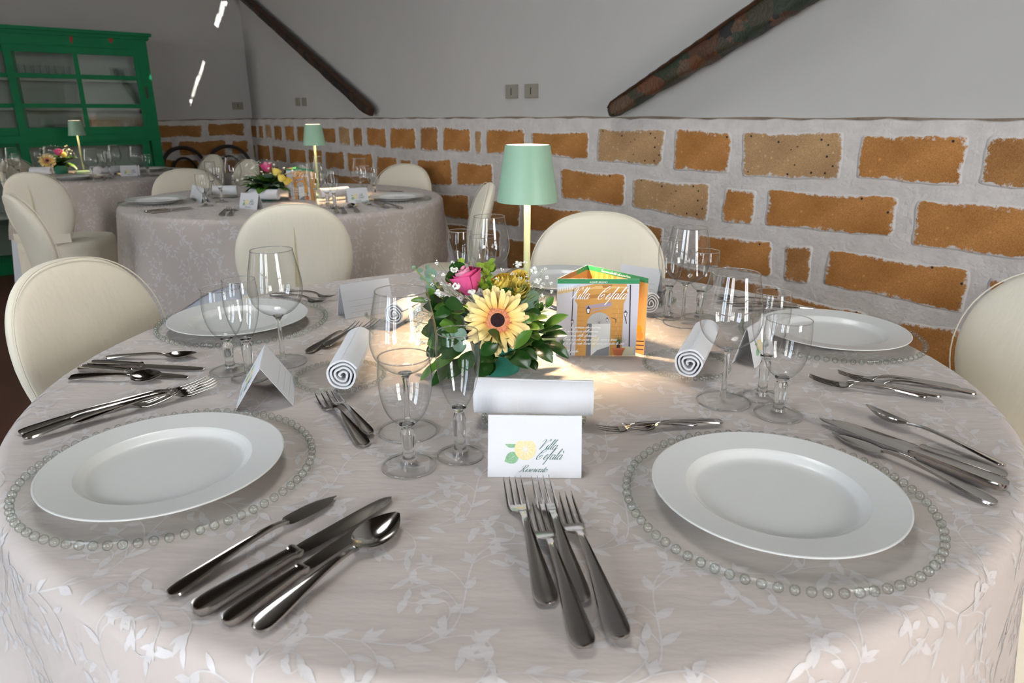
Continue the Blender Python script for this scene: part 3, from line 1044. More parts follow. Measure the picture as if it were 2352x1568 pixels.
# lower door frames
lz1 = z_rail - 0.012
e0, e1 = cn(45, 335), cn(345, 335)
lt = cz(200, 334)
cpart('lower_door', [(e0, e1, CU, CU + 0.024, lt, lz1), (e0, e0 + 0.055, CU, CU + 0.024, 0.09, lt), (e1 - 0.05, e1, CU, CU + 0.024, 0.09, lt), (e0, e1, CU, CU + 0.024, 0.09, 0.16)], M['cab_green'])
cpart('lower_door', [(e0 - (e1 - e0), e0 - 0.01, CU + 0.03, CU + 0.054, lt, lz1), (e0 - (e1 - e0), e0 - (e1 - e0) + 0.055, CU + 0.03, CU + 0.054, 0.09, lt), (e0 - 0.08, e0 - 0.01, CU + 0.03, CU + 0.054, 0.09, lt)], M['cab_green'])
for (x, y, w, h) in ((163, 88, 0.016, 0.035), (254, 91, 0.022, 0.022), (259, 84, 0.030, 0.012)):
    n_, z_ = cn(x, y), cz(x, y)
    mb = MB()
    rr = random.Random(x)
    ring = [nuz(n_ + w * math.cos(a) * rr.uniform(0.6, 1.1), CU - 0.0085, z_ + h * math.sin(a) * rr.uniform(0.6, 1.1)) - cab_base for a in np.linspace(0, 2 * PI, 10)[:-1]]
    mb.cap(ring)
    mb.build('paint_chip', M['rust'], cab, smooth=False, label='chip of bare reddish wood')


def small_thing(name, profile, n, m, loc, label, cat, group):
    mb = MB().lathe(profile, n)
    return obj(name, mb.mesh(name, m), None, label, cat, group, loc=loc)


TUMB = [(0.001, 0.004), (0.024, 0.004), (0.026, 0.0), (0.031, 0.10), (0.030, 0.10), (0.024, 0.008), (0.001, 0.008)]
gi = 0
tm = MB().lathe([(0.001, 0.0), (0.026, 0.0), (0.032, 0.095)], 14).mesh('tumbler', M['glass_bowl'])
for sx, (x0, x1, k) in enumerate(((42, 165, 8), (275, 312, 3))):
    for i in range(k):
        n_ = cn(x0 + (x1 - x0) * i / max(1, k - 1), 165)
        obj('drinking_glass', tm, None, '%s drinking glass from the left behind the top %s pane of the green cabinet' % (('first', 'second', 'third', 'fourth', 'fifth', 'sixth', 'seventh', 'eighth')[i], ('left', 'right')[sx]), 'glass', 'glasses in the cabinet', loc=nuz(n_, CU + 0.16 + 0.06 * (i % 2), sh1))
pm = MB().lathe([(0.001, 0.002), (0.06, 0.0), (0.095, 0.016), (0.097, 0.018), (0.06, 0.006), (0.001, 0.006)], 20).mesh('stored_plate', M['crockery'])
pm.materials[0] = M['crockery']
for (x, k, lab) in ((100, 5, 'in the left stack'), (165, 6, 'in the right stack')):
    for i in range(k):
        obj('stored_plate', pm, None, '%s grey crockery plate from the bottom %s behind the cabinet pane' % (('first', 'second', 'third', 'fourth', 'fifth', 'sixth')[i], lab), 'plate', 'crockery plates ' + lab, loc=nuz(cn(x, 288), CU + 0.19, z_dbot + 0.004 + i * 0.011))
bx = thing('storage_box', nuz(cn(255, 288), CU + 0.20, z_dbot), 0, 'pale carton behind the lower right pane of the cabinet', 'box')
MB().box((0, 0, 0.045), (0.20, 0.14, 0.09), PHI).build('carton', M['bookish'], bx, smooth=False)
MB().box((0, 0, 0.095), (0.206, 0.146, 0.012), PHI).build('lid', M['bookish'], bx, smooth=False)
bt = thing('serving_tin', nuz(cn(298, 288), CU + 0.22, z_dbot), 0, 'ribbed tin beside the pale carton in the cabinet', 'tin')
mb = MB()
n_ = 40
G = [[((0.075 + 0.004 * (k % 2)) * math.cos(2 * PI * k / n_), (0.075 + 0.004 * (k % 2)) * math.sin(2 * PI * k / n_), z) for k in range(n_)] for z in (0, 0.08)]
mb.grid(G, wrap=True)
mb.cap(G[1])
mb.build('ribbed_body', M['crockery'], bt, smooth=False)
MB().lathe([(0.082, 0.08), (0.084, 0.086), (0.078, 0.086)], 32).build('rim', M['crockery'], bt)

# framed picture on the wall facing the cabinet; it shows in the cabinet's panes
def mirror_hit(x, y):
    p = onleft(x, y, CO - 0.012)
    d = ray(x, y)
    d = d - 2 * d.dot(U) * U
    t = (BACK_U - p.dot(U)) / d.dot(U)
    return p + d * t


pa, pb = mirror_hit(52, 198), mirror_hit(146, 260)
pc = (pa + pb) / 2
pw, phh = abs((pb - pa).dot(N)), abs(pa[2] - pb[2])
pic = thing('framed_picture', nuz(pc.dot(N), BACK_U, pc[2]), 0, 'framed landscape picture reflected in the cabinet panes', 'picture')
pbse = np.array(pic.location)
for nm, boxes, m in (('frame', [(-pw / 2, pw / 2, 0.002, 0.04, -phh / 2, -phh / 2 + 0.09), (-pw / 2, pw / 2, 0.002, 0.04, phh / 2 - 0.09, phh / 2), (-pw / 2, -pw / 2 + 0.09, 0.002, 0.04, -phh / 2, phh / 2), (pw / 2 - 0.09, pw / 2, 0.002, 0.04, -phh / 2, phh / 2)], M['frame_gold']),
                     ('canvas', [(-pw / 2 + 0.05, pw / 2 - 0.05, 0.002, 0.018, -phh / 2 + 0.05, phh / 2 - 0.05)], M['canvas'])):
    mb = MB()
    for b in boxes:
        mb.nubox(*b)
    mb.build(nm, m, pic, smooth=False)

# ================================================================== tables and cloths
def cloth_map(tb, x, y):
    """flat cloth coordinates (about the table centre) -> point on the laid cloth"""
    x, y = np.asarray(x, float), np.asarray(y, float)
    r = np.hypot(x, y)
    th = np.arctan2(y, x)
    R, rc, top = tb['R'], 0.022, tb['z']
    R0 = R - rc
    s = r - R0
    arc = rc * PI / 2
    a = np.clip(s / rc, 0, PI / 2)
    rad = np.where(s < 0, r, R0 + rc * np.sin(a))
    z = np.where(s < 0, top, top - rc * (1 - np.cos(a)))
    q = np.clip(s - arc, 0, None)
    fold = 0.0
    for k, amp, ph in tb['folds']:
        fold = fold + amp * np.cos(k * th + ph)
    ramp = smooth(q, 0.0, 0.38) * 1.0 + 0.25 * np.clip(q - 0.38, 0, None)
    rad = rad + q * 0.10 + fold * ramp
    z = z - q * 0.985
    c = tb['c']
    return np.stack([rad * np.cos(th), rad * np.sin(th), z - tb['z']], -1)


def cloth_mesh(tb, nth, nrad, extra=0.0):
    rot, half = tb['rot'], tb['half']
    th = np.linspace(0, 2 * PI, nth, endpoint=False)
    a = th - rot
    p = 5.0
    L = half / (np.abs(np.cos(a)) ** p + np.abs(np.sin(a)) ** p) ** (1 / p)
    R0 = tb['R'] - 0.022
    rows = [np.full(nth, 0.0005)] + [np.full(nth, R0 * t) for t in (0.15, 0.35, 0.55, 0.75, 0.9, 0.97, 1.0)]
    arc = 0.022 * PI / 2
    rows += [np.full(nth, R0 + arc * t) for t in (0.2, 0.4, 0.6, 0.8, 1.0)]
    rows += [R0 + arc + (L - R0 - arc) * t for t in np.linspace(0, 1, nrad + 1)[1:]]
    G = np.array([cloth_map(tb, r * np.cos(th), r * np.sin(th)) for r in rows])
    return MB().grid(G, wrap=True)


def cr(pts, n=6):
    """Catmull-Rom through points"""
    P = [np.array(p, float) for p in pts]
    P = [2 * P[0] - P[1]] + P + [2 * P[-1] - P[-2]]
    out = []
    for i in range(1, len(P) - 2):
        for k in range(n):
            t = k / n
            a, b, c, d = P[i - 1:i + 3]
            out.append(0.5 * (2 * b + (c - a) * t + (2 * a - 5 * b + 4 * c - d) * t * t + (3 * b - a - 3 * c + d) * t ** 3))
    out.append(P[-2])
    return np.array(out)


def vine_tile(rr):
    """polygon strips of one repeat of the damask vine: list of (centre line, half widths)"""
    strips = []

    def leaf(p, ang, L, w, lobes=False):
        t = np.linspace(0, 1, 8)
        bend = rr.uniform(-0.5, 0.5)
        a = ang + bend * t
        pts = p + np.cumsum(np.stack([np.cos(a), np.sin(a)], -1) * L / 7, 0) - np.array([math.cos(ang), math.sin(ang)]) * L / 7
        hw = w * np.sin(PI * np.clip(t, 0.02, 0.985)) ** 0.8 * (1.15 - 0.5 * t)
        strips.append((pts, hw))
        if lobes:
            for s in (-1, 1):
                leaf(p + (pts[3] - p) * 0.4, ang + s * 0.75, L * 0.62, w * 0.6)

    def stem(pts, w0, w1):
        strips.append((pts, np.linspace(w0, w1, len(pts))))

    Lx, Ly = 0.34, 0.215
    x = np.linspace(0, Lx, 49)
    y = Ly / 2 + 0.062 * np.sin(2 * PI * x / Lx)
    main = np.stack([x, y], -1)
    stem(main, 0.0013, 0.0013)
    for t0, s in ((0.02, 1), (0.14, -1), (0.27, 1), (0.40, -1), (0.52, -1), (0.64, 1), (0.77, -1), (0.90, 1)):
        i = int(t0 * 48)
        p = main[i]
        d = main[i + 1] - main[i]
        a0 = math.atan2(d[1], d[0])
        # curling branch
        L = rr.uniform(0.10, 0.165)
        k = 22
        an = a0 + s * (0.5 + np.linspace(0, 1, k) ** 1.7 * rr.uniform(2.4, 5.8))
        st = np.linspace(1, 0.45, k)
        st = st / st.sum() * L
        br = p + np.cumsum(np.stack([np.cos(an), np.sin(an)], -1) * st[:, None], 0)
        stem(np.vstack([p, br]), 0.0012, 0.0009)
        leaf(br[-1], an[-1], 0.020, 0.0055)
        for q, sd in ((5, 1), (9, -1), (13, 1), (17, -1)):
            leaf(br[q], an[q] + sd * rr.uniform(0.5, 0.9), rr.uniform(0.024, 0.040), rr.uniform(0.0050, 0.0080), lobes=(q == 9 and rr.random() < 0.5))
        leaf(p, a0 - s * rr.uniform(0.4, 0.8), rr.uniform(0.028, 0.042), rr.uniform(0.006, 0.009), lobes=rr.random() < 0.5)
    K = 0.62
    return [(a * K, b * K) for a, b in strips], Lx * K, Ly * K


def vine_mesh(tb, reach, seed, lift=0.00018):
    rr = random.Random(seed)
    tiles = [vine_tile(rr) for _ in range(5)]
    Lx, Ly = tiles[0][1:]
    ca, sa = math.cos(tb['rot'] + 0.25), math.sin(tb['rot'] + 0.25)
    nx, ny = int(reach / Lx) + 2, int(reach / Ly) + 2
    V2, F, LF = [], [], []
    for j in range(-ny, ny):
        for i in range(-nx, nx):
            strips = tiles[rr.randrange(5)][0]
            ox, oy = i * Lx + (0.5 * Lx if j % 2 else 0), j * Ly
            cxy = (ox + Lx / 2, oy + Ly / 2)
            if math.hypot(*cxy) > reach:
                continue
            for si, (pts, hw) in enumerate(strips):
                t = np.gradient(pts, axis=0)
                t /= np.linalg.norm(t, axis=1)[:, None] + 1e-9
                nrm = np.stack([-t[:, 1], t[:, 0]], -1)
                q = np.stack([pts + nrm * hw[:, None], pts - nrm * hw[:, None]], 1).reshape(-1, 2) + (ox, oy)
                b = len(V2)
                V2.extend(q)
                LF.extend([si * 0.0000022] * len(q))
                F.extend((b + 2 * k, b + 2 * k + 2, b + 2 * k + 3, b + 2 * k + 1) for k in range(len(pts) - 1))
    V2 = np.array(V2)
    X, Y = V2[:, 0] * ca - V2[:, 1] * sa, V2[:, 0] * sa + V2[:, 1] * ca
    P = cloth_map(tb, X, Y)
    e = 1e-3
    dx, dy = cloth_map(tb, X + e, Y) - P, cloth_map(tb, X, Y + e) - P
    nn = np.cross(dx, dy)
    nn /= np.linalg.norm(nn, axis=1)[:, None] + 1e-12
    P = P + nn * (lift + np.array(LF)[:, None])
    # keep only pieces inside the square hem
    a = np.arctan2(Y, X) - tb['rot']
    r = np.hypot(X, Y)
    lim = tb['half'] / (np.abs(np.cos(a)) ** 5 + np.abs(np.sin(a)) ** 5) ** 0.2 - 0.012
    ok = r < lim
    F = [f for f in F if ok[f[0]] and ok[f[1]] and ok[f[2]] and ok[f[3]]]
    mb = MB()
    mb.add(P, F)
    return mb


def make_table(c, R, rot, half, seed, label, cl_label, detail=1.0):
    tb = dict(c=c, R=R, z=TOP, rot=rot, half=half,
              folds=[(13, 0.030, seed), (8, 0.016, seed * 2.1), (21, 0.008, seed * 3.3)])
    root = thing('round_table', (c[0], c[1], 0), 0, label, 'table')
    MB().lathe([(0.001, 0.715), (R - 0.03, 0.715), (R - 0.022, 0.72), (R - 0.022, 0.742), (R - 0.03, 0.746), (0.001, 0.746)], 96).build('table_top', M['ceiling'], root)
    MB().lathe([(0.05, 0.03), (0.05, 0.715)], 20).build('pedestal', M['ceiling'], root)
    MB().lathe([(0.001, 0.0), (0.27, 0.0), (0.27, 0.02), (0.05, 0.05), (0.001, 0.05)], 32).build('foot', M['ceiling'], root)
    # white undercloth to the floor
    n = 240
    th = np.linspace(0, 2 * PI, n, endpoint=False)
    ub = dict(tb, R=R - 0.012, z=TOP - 0.003)
    rows = []
    for q in [-0.01, 0.006, 0.014, 0.022, 0.03] + list(np.linspace(0.06, 0.735, 14)):
        r_ = R - 0.034 + q
        pt = cloth_map(ub, r_ * np.cos(th), r_ * np.sin(th))
        pt[:, 2] += TOP - 0.003
        pt[:, 2] = np.maximum(pt[:, 2], 0.012)
        rows.append(pt)
    top = np.stack([0.01 * np.cos(th), 0.01 * np.sin(th), np.full(n, TOP - 0.003)], -1)
    top2 = np.stack([(R - 0.06) * np.cos(th), (R - 0.06) * np.sin(th), np.full(n, TOP - 0.003)], -1)
    MB().grid(np.array([top, top2] + rows), wrap=True).build('undercloth', M['undercloth'], root, label='plain white cloth hanging to the floor')
    cl = cloth_mesh(tb, int(720 * detail), 30)
    clo = obj('tablecloth', cl.mesh('tablecloth', M['cloth']), None, cl_label, 'tablecloth', loc=(c[0], c[1], TOP))
    vm = vine_mesh(tb, half * 1.25, int(seed * 100))
    obj('vine_pattern', vm.mesh('vine_pattern', M['vine']), clo, label='paler satin woven vine and leaf pattern', kind='stuff')
    return tb


T1 = make_table((0.0, 1.161), 0.754, math.radians(24), 1.13, 0.6, 'round table in the foreground, hidden by its cloths', 'pale taupe damask tablecloth on the large foreground table')
T2 = make_table((-1.114, 3.551), 0.765, math.radians(11), 0.99, 2.3, 'round table in the middle distance, hidden by its cloths', 'pale taupe damask tablecloth on the middle table', 0.8)
T3 = make_table((-2.75, 4.97), 0.60, math.radians(30), 1.0, 4.1, 'round table in front of the green cabinet, hidden by its cloths', 'pale taupe damask tablecloth on the table by the cabinet', 0.6)


# ================================================================== chairs
def slip_chair(px, depth_pt, face, label, slit=False, w=0.43, hw_top=None, seat=True, z_top=None, rake=0.07):
    """px: pixel of the top of the backrest, depth_pt: ground point of the backrest, face: yaw the sitter faces"""
    zt = z_top if z_top else z_over(depth_pt, *px)
    root = thing('slipcovered_chair', (depth_pt[0], depth_pt[1], 0), face, label, 'chair', 'slipcovered dining chairs')
    zs = 0.45
    H = zt - zs
    # balloon back: local +x is forward, y sideways
    nth, rings = 64, 7
    zc = zs + H * 0.52

    def outline(a):
        c, s = math.cos(a), math.sin(a)
        e = 0.84 if s > 0 else 0.60
        yy = math.copysign(abs(c) ** e, c) * w / 2
        zz = math.copysign(abs(s) ** 0.88, s) * (H * 0.48 if s > 0 else H * 0.52)
        if s < 0:
            yy *= 1 - 0.20 * abs(s) ** 1.3
        return yy, zz

    def surf(yy, zz, side, e):
        t = (zz + H * 0.52) / H
        x = -rake * t * t - 1.1 * yy * yy * -1 * 0.35
        th = 0.024 * math.sqrt(max(0.0, 1 - e ** 6)) + 0.004
        return (x + side * th, yy, zc + zz)

    G = []
    es = [0.0, 0.3, 0.55, 0.75, 0.88, 0.96, 1.0]
    for e in es:
        G.append([surf(*(q * max(e, 0.002) for q in outline(2 * PI * k / nth)), 1, e) for k in range(nth)])
    for e in es[::-1]:
        G.append([surf(*(q * max(e, 0.002) for q in outline(2 * PI * k / nth)), -1, e) for k in range(nth)])
    MB().grid(G, wrap=True).build('backrest_cover', M['cover'], root)
    # piping seam round the edge
    seam = [surf(*(q * 1.0 for q in outline(2 * PI * k / 64)), 1, 0.93) for k in range(65)]
    MB().tube(seam, 0.0016, 5, caps=False).build('piping', M['cover'], root)
    # seat and skirt
    G = []
    for z, sc in ((zs + 0.031, 0.001), (zs + 0.03, 0.8), (zs + 0.025, 0.95), (zs + 0.008, 1.0), (zs - 0.02, 1.0), (zs - 0.04, 0.99)):
        ring = []
        for k in range(48):
            a = 2 * PI * k / 48
            c, s = math.cos(a), math.sin(a)
            ring.append((0.20 + 0.215 * sc * math.copysign(abs(c) ** 0.6, c), 0.215 * sc * math.copysign(abs(s) ** 0.6, s), z))
        G.append(ring)
    MB().grid(G, wrap=True).build('seat_cover', M['cover'], root)
    G = []
    for z in (zs - 0.03, zs - 0.12, zs - 0.25, 0.02):
        ring = []
        for k in range(96):
            a = 2 * PI * k / 96
            c, s = math.cos(a), math.sin(a)
            t = (zs - z) / zs
            f = 1.0 + 0.05 * t + 0.035 * t * math.cos(14 * a)
            ring.append((0.20 + 0.214 * f * math.copysign(abs(c) ** 0.6, c), 0.214 * f * math.copysign(abs(s) ** 0.6, s), z))
        G.append(ring)
    MB().grid(G, wrap=True).build('skirt', M['cover'], root)
    for sx in (0.04, 0.37):
        for sy in (-0.16, 0.16):
            MB().tube([(sx, sy, 0.0), (sx, sy * 0.95, zs - 0.02)], [0.014, 0.018], 8).build('leg', M['black_wood'], root)
    if slit:
        # opening of the cover down the back: two overlapping flaps and a tie band
        G = []
        for i in range(9):
            t = i / 8
            zz = (0.60 - 1.02 * t) * H * 0.5
            g = 0.0008 + 0.014 * t ** 1.3
            x1, x2 = surf(g * 0.9, zz, -1, 0.1), surf(-g * 0.3, zz, -1, 0.1)
            G.append([(x1[0] - 0.0022, x1[1], x1[2]), (x2[0] - 0.0022, x2[1], x2[2])])
        MB().grid(G).build('back_slit', M['cover_fold'], root, label='yellowish gap in the cover')
        G = []
        for i in range(13):
            y = -w * 0.44 + w * 0.88 * i / 12
            row = []
            for zz in (-0.46, -0.40, -0.34):
                p = surf(y * 0.96, (zz + 0.06 * abs(y / w)) * H, -1, 0.5)
                row.append((p[0] - 0.0035, p[1], p[2]))
            G.append(row)
        MB().grid(G).build('tie_band', M['cover'], root)
    return root


def toward(p, q):
    return math.atan2(q[1] - p[1], q[0] - p[0])


c1, c2, c3 = T1['c'], T2['c'], T3['c']
slip_chair((180, 600), (-0.935, 1.505), toward((-0.935, 1.505), c1) + 0.05, 'cream slipcovered chair at the left of the foreground table', w=0.385)
slip_chair((1372, 492), (0.27, 2.20), toward((0.27, 2.2), c1), 'cream slipcovered chair behind the foreground table, before the brick wall')
slip_chair((2400, 622), (1.115, 1.34), toward((1.115, 1.34), c1) + 0.15, 'cream slipcovered chair cut by the right edge of the picture', w=0.46)
slip_chair((668, 468), (-0.755, 2.42), toward((-0.755, 2.42), c2) + 0.05, 'cream slipcovered chair seen from behind, with a slit down its back', slit=True, w=0.395, rake=0.02)
slip_chair((1106, 420), (-0.16, 3.12), PI + 0.14, 'cream slipcovered chair seen edge-on beside the green lamp')
slip_chair((922, 377), (-0.68, 4.40), toward((-0.68, 4.40), c2), 'cream slipcovered chair at the far right of the middle table, against the bricks')
slip_chair((425, 388), (-1.86, 4.12), toward((-1.86, 4.12), c2) - 0.1, 'cream slipcovered chair at the far left of the middle table')
slip_chair((40, 443), (-1.95, 2.87), toward((-1.95, 2.87), c2) + 0.10, 'cream slipcovered chair leaning edge-on at the left of the middle table')
slip_chair((92, 393), (-2.54, 3.80), toward((-2.54, 3.80), c3) - 0.15, 'cream slipcovered chair with side skirt at the table by the cabinet', slit=True, w=0.36, rake=0.03)
slip_chair((462, 355), (-2.37, 5.62), toward((-2.37, 5.62), c3), 'small cream chair back peeping out before the left bentwood chair', w=0.30)
slip_chair((560, 366), (-1.93, 5.15), PI + 0.75, 'narrow cream chair back edge-on before the right bentwood chair')
slip_chair((82, 362), (-3.42, 5.02), toward((-3.42, 5.02), c3), 'cream chair back half hidden behind the far bouquet', w=0.36)


def bentwood(px, pt, face, label):
    zt = z_over(pt, *px)
    root = thing('bentwood_chair', (pt[0], pt[1], 0), face, label, 'chair', 'black bentwood chairs')
    def hoop(w, zb, ztop, r, name):
        pts = []
        for i in range(33):
            t = PI * i / 32
            y = -math.cos(t) * w / 2 * (1 - 0.10 * (1 - math.sin(t)))
            z = zb + (ztop - zb) * math.sin(t) ** 0.55
            pts.append((-0.03 - 0.10 * (z - 0.45), y, z))
        MB().tube(pts, r, 10).build(name, M['black_wood'], root)
    hoop(0.43, 0.44, zt - 0.014, 0.015, 'outer_hoop')
    hoop(0.25, 0.44, zt - 0.10, 0.010, 'inner_hoop')
    MB().lathe([(0.001, 0.0), (0.19, 0.0), (0.20, 0.012), (0.20, 0.028), (0.185, 0.035), (0.001, 0.03)], 36, (0.19, 0, 0.435)).build('seat', M['black_wood'], root)
    for sx, sy in ((0.05, -0.16), (0.05, 0.16), (0.33, -0.15), (0.33, 0.15)):
        MB().tube([(sx * 1.15 - 0.03, sy * 1.15, 0.0), (sx, sy, 0.44)], [0.011, 0.016], 8).build('leg', M['black_wood'], root)


fa = math.atan2(-U[1], -U[0])
bentwood((414, 335), nuz(1.84, 6.50, 0), fa + 0.1, 'black bentwood chair beside the green cabinet')
bentwood((523, 332), nuz(2.20, 6.45, 0), fa - 0.05, 'black bentwood chair in the corner of the brick walls')

# ================================================================== lettering: a pen-stroke script
_ov = [(.62, .8), (.45, .98), (.2, .9), (.05, .5), (.12, .1), (.3, 0), (.5, .25), (.64, .9)]
GL = {
    'a': (.88, [_ov, [(.66, .97), (.6, .3), (.68, .02), (.8, .1), (.95, .4)]]),
    'b': (.75, [[(0, .3), (.2, .9), (.42, 1.8), (.36, 2.1), (.22, 1.9), (.14, 1), (.14, .2), (.3, 0), (.5, .1), (.6, .5), (.5, .85), (.3, .7)]]),
    'c': (.62, [[(.5, .8), (.4, .97), (.18, .85), (.05, .45), (.14, .08), (.34, 0), (.65, .35)]]),
    'd': (.9, [_ov, [(.74, 2.0), (.62, .6), (.66, .03), (.8, .08), (.95, .4)]]),
    'e': (.62, [[(0, .3), (.35, .5), (.5, .8), (.38, 1), (.18, .8), (.08, .4), (.18, .05), (.38, .02), (.66, .38)]]),
    'f': (.55, [[(0, .2), (.25, .8), (.5, 1.7), (.54, 2.05), (.42, 2.05), (.28, 1.2), (.18, 0), (.08, -.8), (.0, -1.0)], [(.02, .95), (.55, 1.0)]]),
    'g': (.85, [_ov, [(.66, .97), (.55, .2), (.5, -.6), (.3, -.9), (.1, -.7), (.3, -.3), (.9, .4)]]),
    'h': (.8, [[(0, .3), (.3, 1.2), (.44, 2), (.32, 2.05), (.2, 1.3), (.1, 0)], [(.1, .0), (.2, .6), (.42, .97), (.55, .8), (.5, .2), (.62, 0), (.85, .4)]]),
    'i': (.45, [[(0, .35), (.2, .97), (.15, .3), (.2, .02), (.34, .06), (.5, .4)], [(.26, 1.42), (.28, 1.5)]]),
    'l': (.45, [[(0, .3), (.3, 1.2), (.44, 1.95), (.32, 2.1), (.2, 1.5), (.13, .4), (.2, .02), (.34, .06), (.5, .4)]]),
    'm': (1.15, [[(0, .4), (.12, .97), (.1, 0)], [(.1, 0), (.25, .7), (.42, .97), (.5, .8), (.46, 0)], [(.46, 0), (.6, .7), (.78, .97), (.86, .8), (.82, .2), (.92, 0), (1.2, .4)]]),
    'n': (.8, [[(0, .4), (.12, .97), (.1, 0)], [(.1, 0), (.25, .7), (.42, .97), (.52, .8), (.48, .2), (.58, 0), (.85, .4)]]),
    'o': (.7, [[(.35, .98), (.15, .9), (.05, .5), (.12, .1), (.3, 0), (.5, .12), (.6, .5), (.5, .9), (.35, .98), (.45, .7), (.75, .75)]]),
    'p': (.78, [[(0, .4), (.16, 1.0), (.1, 0), (.0, -.9)], [(.1, .2), (.3, .9), (.5, .95), (.6, .5), (.45, .05), (.25, .08), (.8, .3)]]),
    'r': (.6, [[(0, .35), (.15, 1.02), (.22, .92), (.4, .9), (.34, .3), (.42, .02), (.65, .4)]]),
    's': (.55, [[(0, .3), (.3, 1.0), (.42, .4), (.28, .02), (.08, .1)], [(.28, .02), (.6, .4)]]),
    't': (.45, [[(0, .35), (.2, 1.0), (.32, 1.6), (.18, .5), (.2, .03), (.34, .06), (.5, .4)], [(.02, 1.05), (.5, 1.1)]]),
    'u': (.85, [[(0, .4), (.14, .97), (.1, .2), (.22, 0), (.42, .2), (.56, .95)], [(.56, .97), (.52, .2), (.62, 0), (.9, .4)]]),
    'v': (.7, [[(0, .4), (.14, .97), (.18, .3), (.24, 0), (.45, .3), (.58, .95), (.8, .8)]]),
    'z': (.7, [[(0, .85), (.2, .97), (.5, .9), (.05, .05)], [(.05, .05), (.3, .1), (.45, -.05), (.7, .3)]]),
    'V': (1.1, [[(-.25, 1.55), (-.1, 2.0), (.25, 2.05), (.3, 1.6), (.2, .8), (.12, 0)], [(.12, 0), (.5, 1.1), (.8, 1.95), (1.05, 2.15), (1.15, 1.9), (1.0, 1.75)]]),
    'C': (1.25, [[(.35, 1.7), (.2, 1.5), (.35, 1.25), (.75, 1.5), (.95, 2.0), (.75, 2.2), (.4, 1.9), (.05, 1.1), (-.05, .4), (.15, 0), (.55, .05), (.8, .5), (.7, .85), (.45, .75), (.3, .4)]]),
    'R': (1.15, [[(.42, 2.0), (.3, 1.0), (.12, .1), (-.2, 0), (-.35, .2)], [(-.1, 1.2), (-.1, 1.8), (.35, 2.15), (.85, 2.1), (.95, 1.6), (.65, 1.15), (.35, 1.05)], [(.4, 1.05), (.6, .6), (.75, .05), (.95, .05), (1.2, .4)]]),
    'J': (.9, [[(.1, 1.7), (.3, 2.1), (.8, 2.1), (.55, 1.0), (.4, 0), (.1, -.4), (-.1, -.1), (.6, .4)]]),
    'W': (1.5, [[(0, 1.7), (.2, 2.0), (.25, 1.2), (.25, 0)], [(.25, 0), (.6, 1.2), (.8, 2.0), (.8, 0)], [(.8, 0), (1.1, 1.1), (1.4, 2.0), (1.5, 1.8)]]),
    'G': (1.15, [[(.8, 1.7), (.7, 2.1), (.35, 1.9), (.05, 1.0), (.1, .2), (.4, 0), (.7, .4), (.8, 1.0)], [(.8, 1.0), (.7, .1), (.4, -.5), (.15, -.3), (.9, .4)]]),
    'S': (.9, [[(.0, .2), (.3, 0), (.55, .3), (.35, 1.0), (.3, 1.6), (.6, 2.1), (.75, 1.8)]]),
    'N': (1.2, [[(0, 0), (.1, 2.0)], [(.1, 2.0), (.8, 0)], [(.8, 0), (.9, 2.0)]]),
    "'": (.25, [[(.1, 2.1), (.05, 1.7)]]), ',': (.35, [[(.12, .12), (.05, -.3)]]), '.': (.3, [[(.08, .02), (.12, .1)]]),
    '"': (.4, [[(.1, 2.1), (.05, 1.75)], [(.3, 2.1), (.25, 1.75)]]), '_': (.9, [[(0, 0), (.9, 0)]]),
}
GL['à'] = (GL['a'][0], GL['a'][1] + [[(.35, 1.75), (.6, 1.3)]])


def script_text(txt, size, weight=0.10, slant=0.55, hair=0.35):
    """returns flat verts (x, y) and faces; size is the x-height; origin at the start of the baseline"""
    V, F = [], []
    x = 0.0
    for ch in txt:
        if ch == ' ':
            x += .55
            continue
        adv, strokes = GL.get(ch, GL['i'])
        for st in strokes:
            p = cr(st, 5) if len(st) > 2 else np.array(st, float)
            p = p.copy()
            p[:, 0] = p[:, 0] + x + p[:, 1] * slant
            t = np.gradient(p, axis=0)
            t /= np.linalg.norm(t, axis=1)[:, None] + 1e-9
            nr = np.stack([-t[:, 1], t[:, 0]], -1)
            down = np.clip(-t[:, 1], 0, 1)
            hw = weight * (hair + (1 - hair) * down)
            b = len(V)
            for q, n_, h in zip(p, nr, hw):
                V.append((q + n_ * h) * size)
                V.append((q - n_ * h) * size)
            F += [(b + 2 * k, b + 2 * k + 2, b + 2 * k + 3, b + 2 * k + 1) for k in range(len(p) - 1)]
        x += adv
    return V, F, x * size


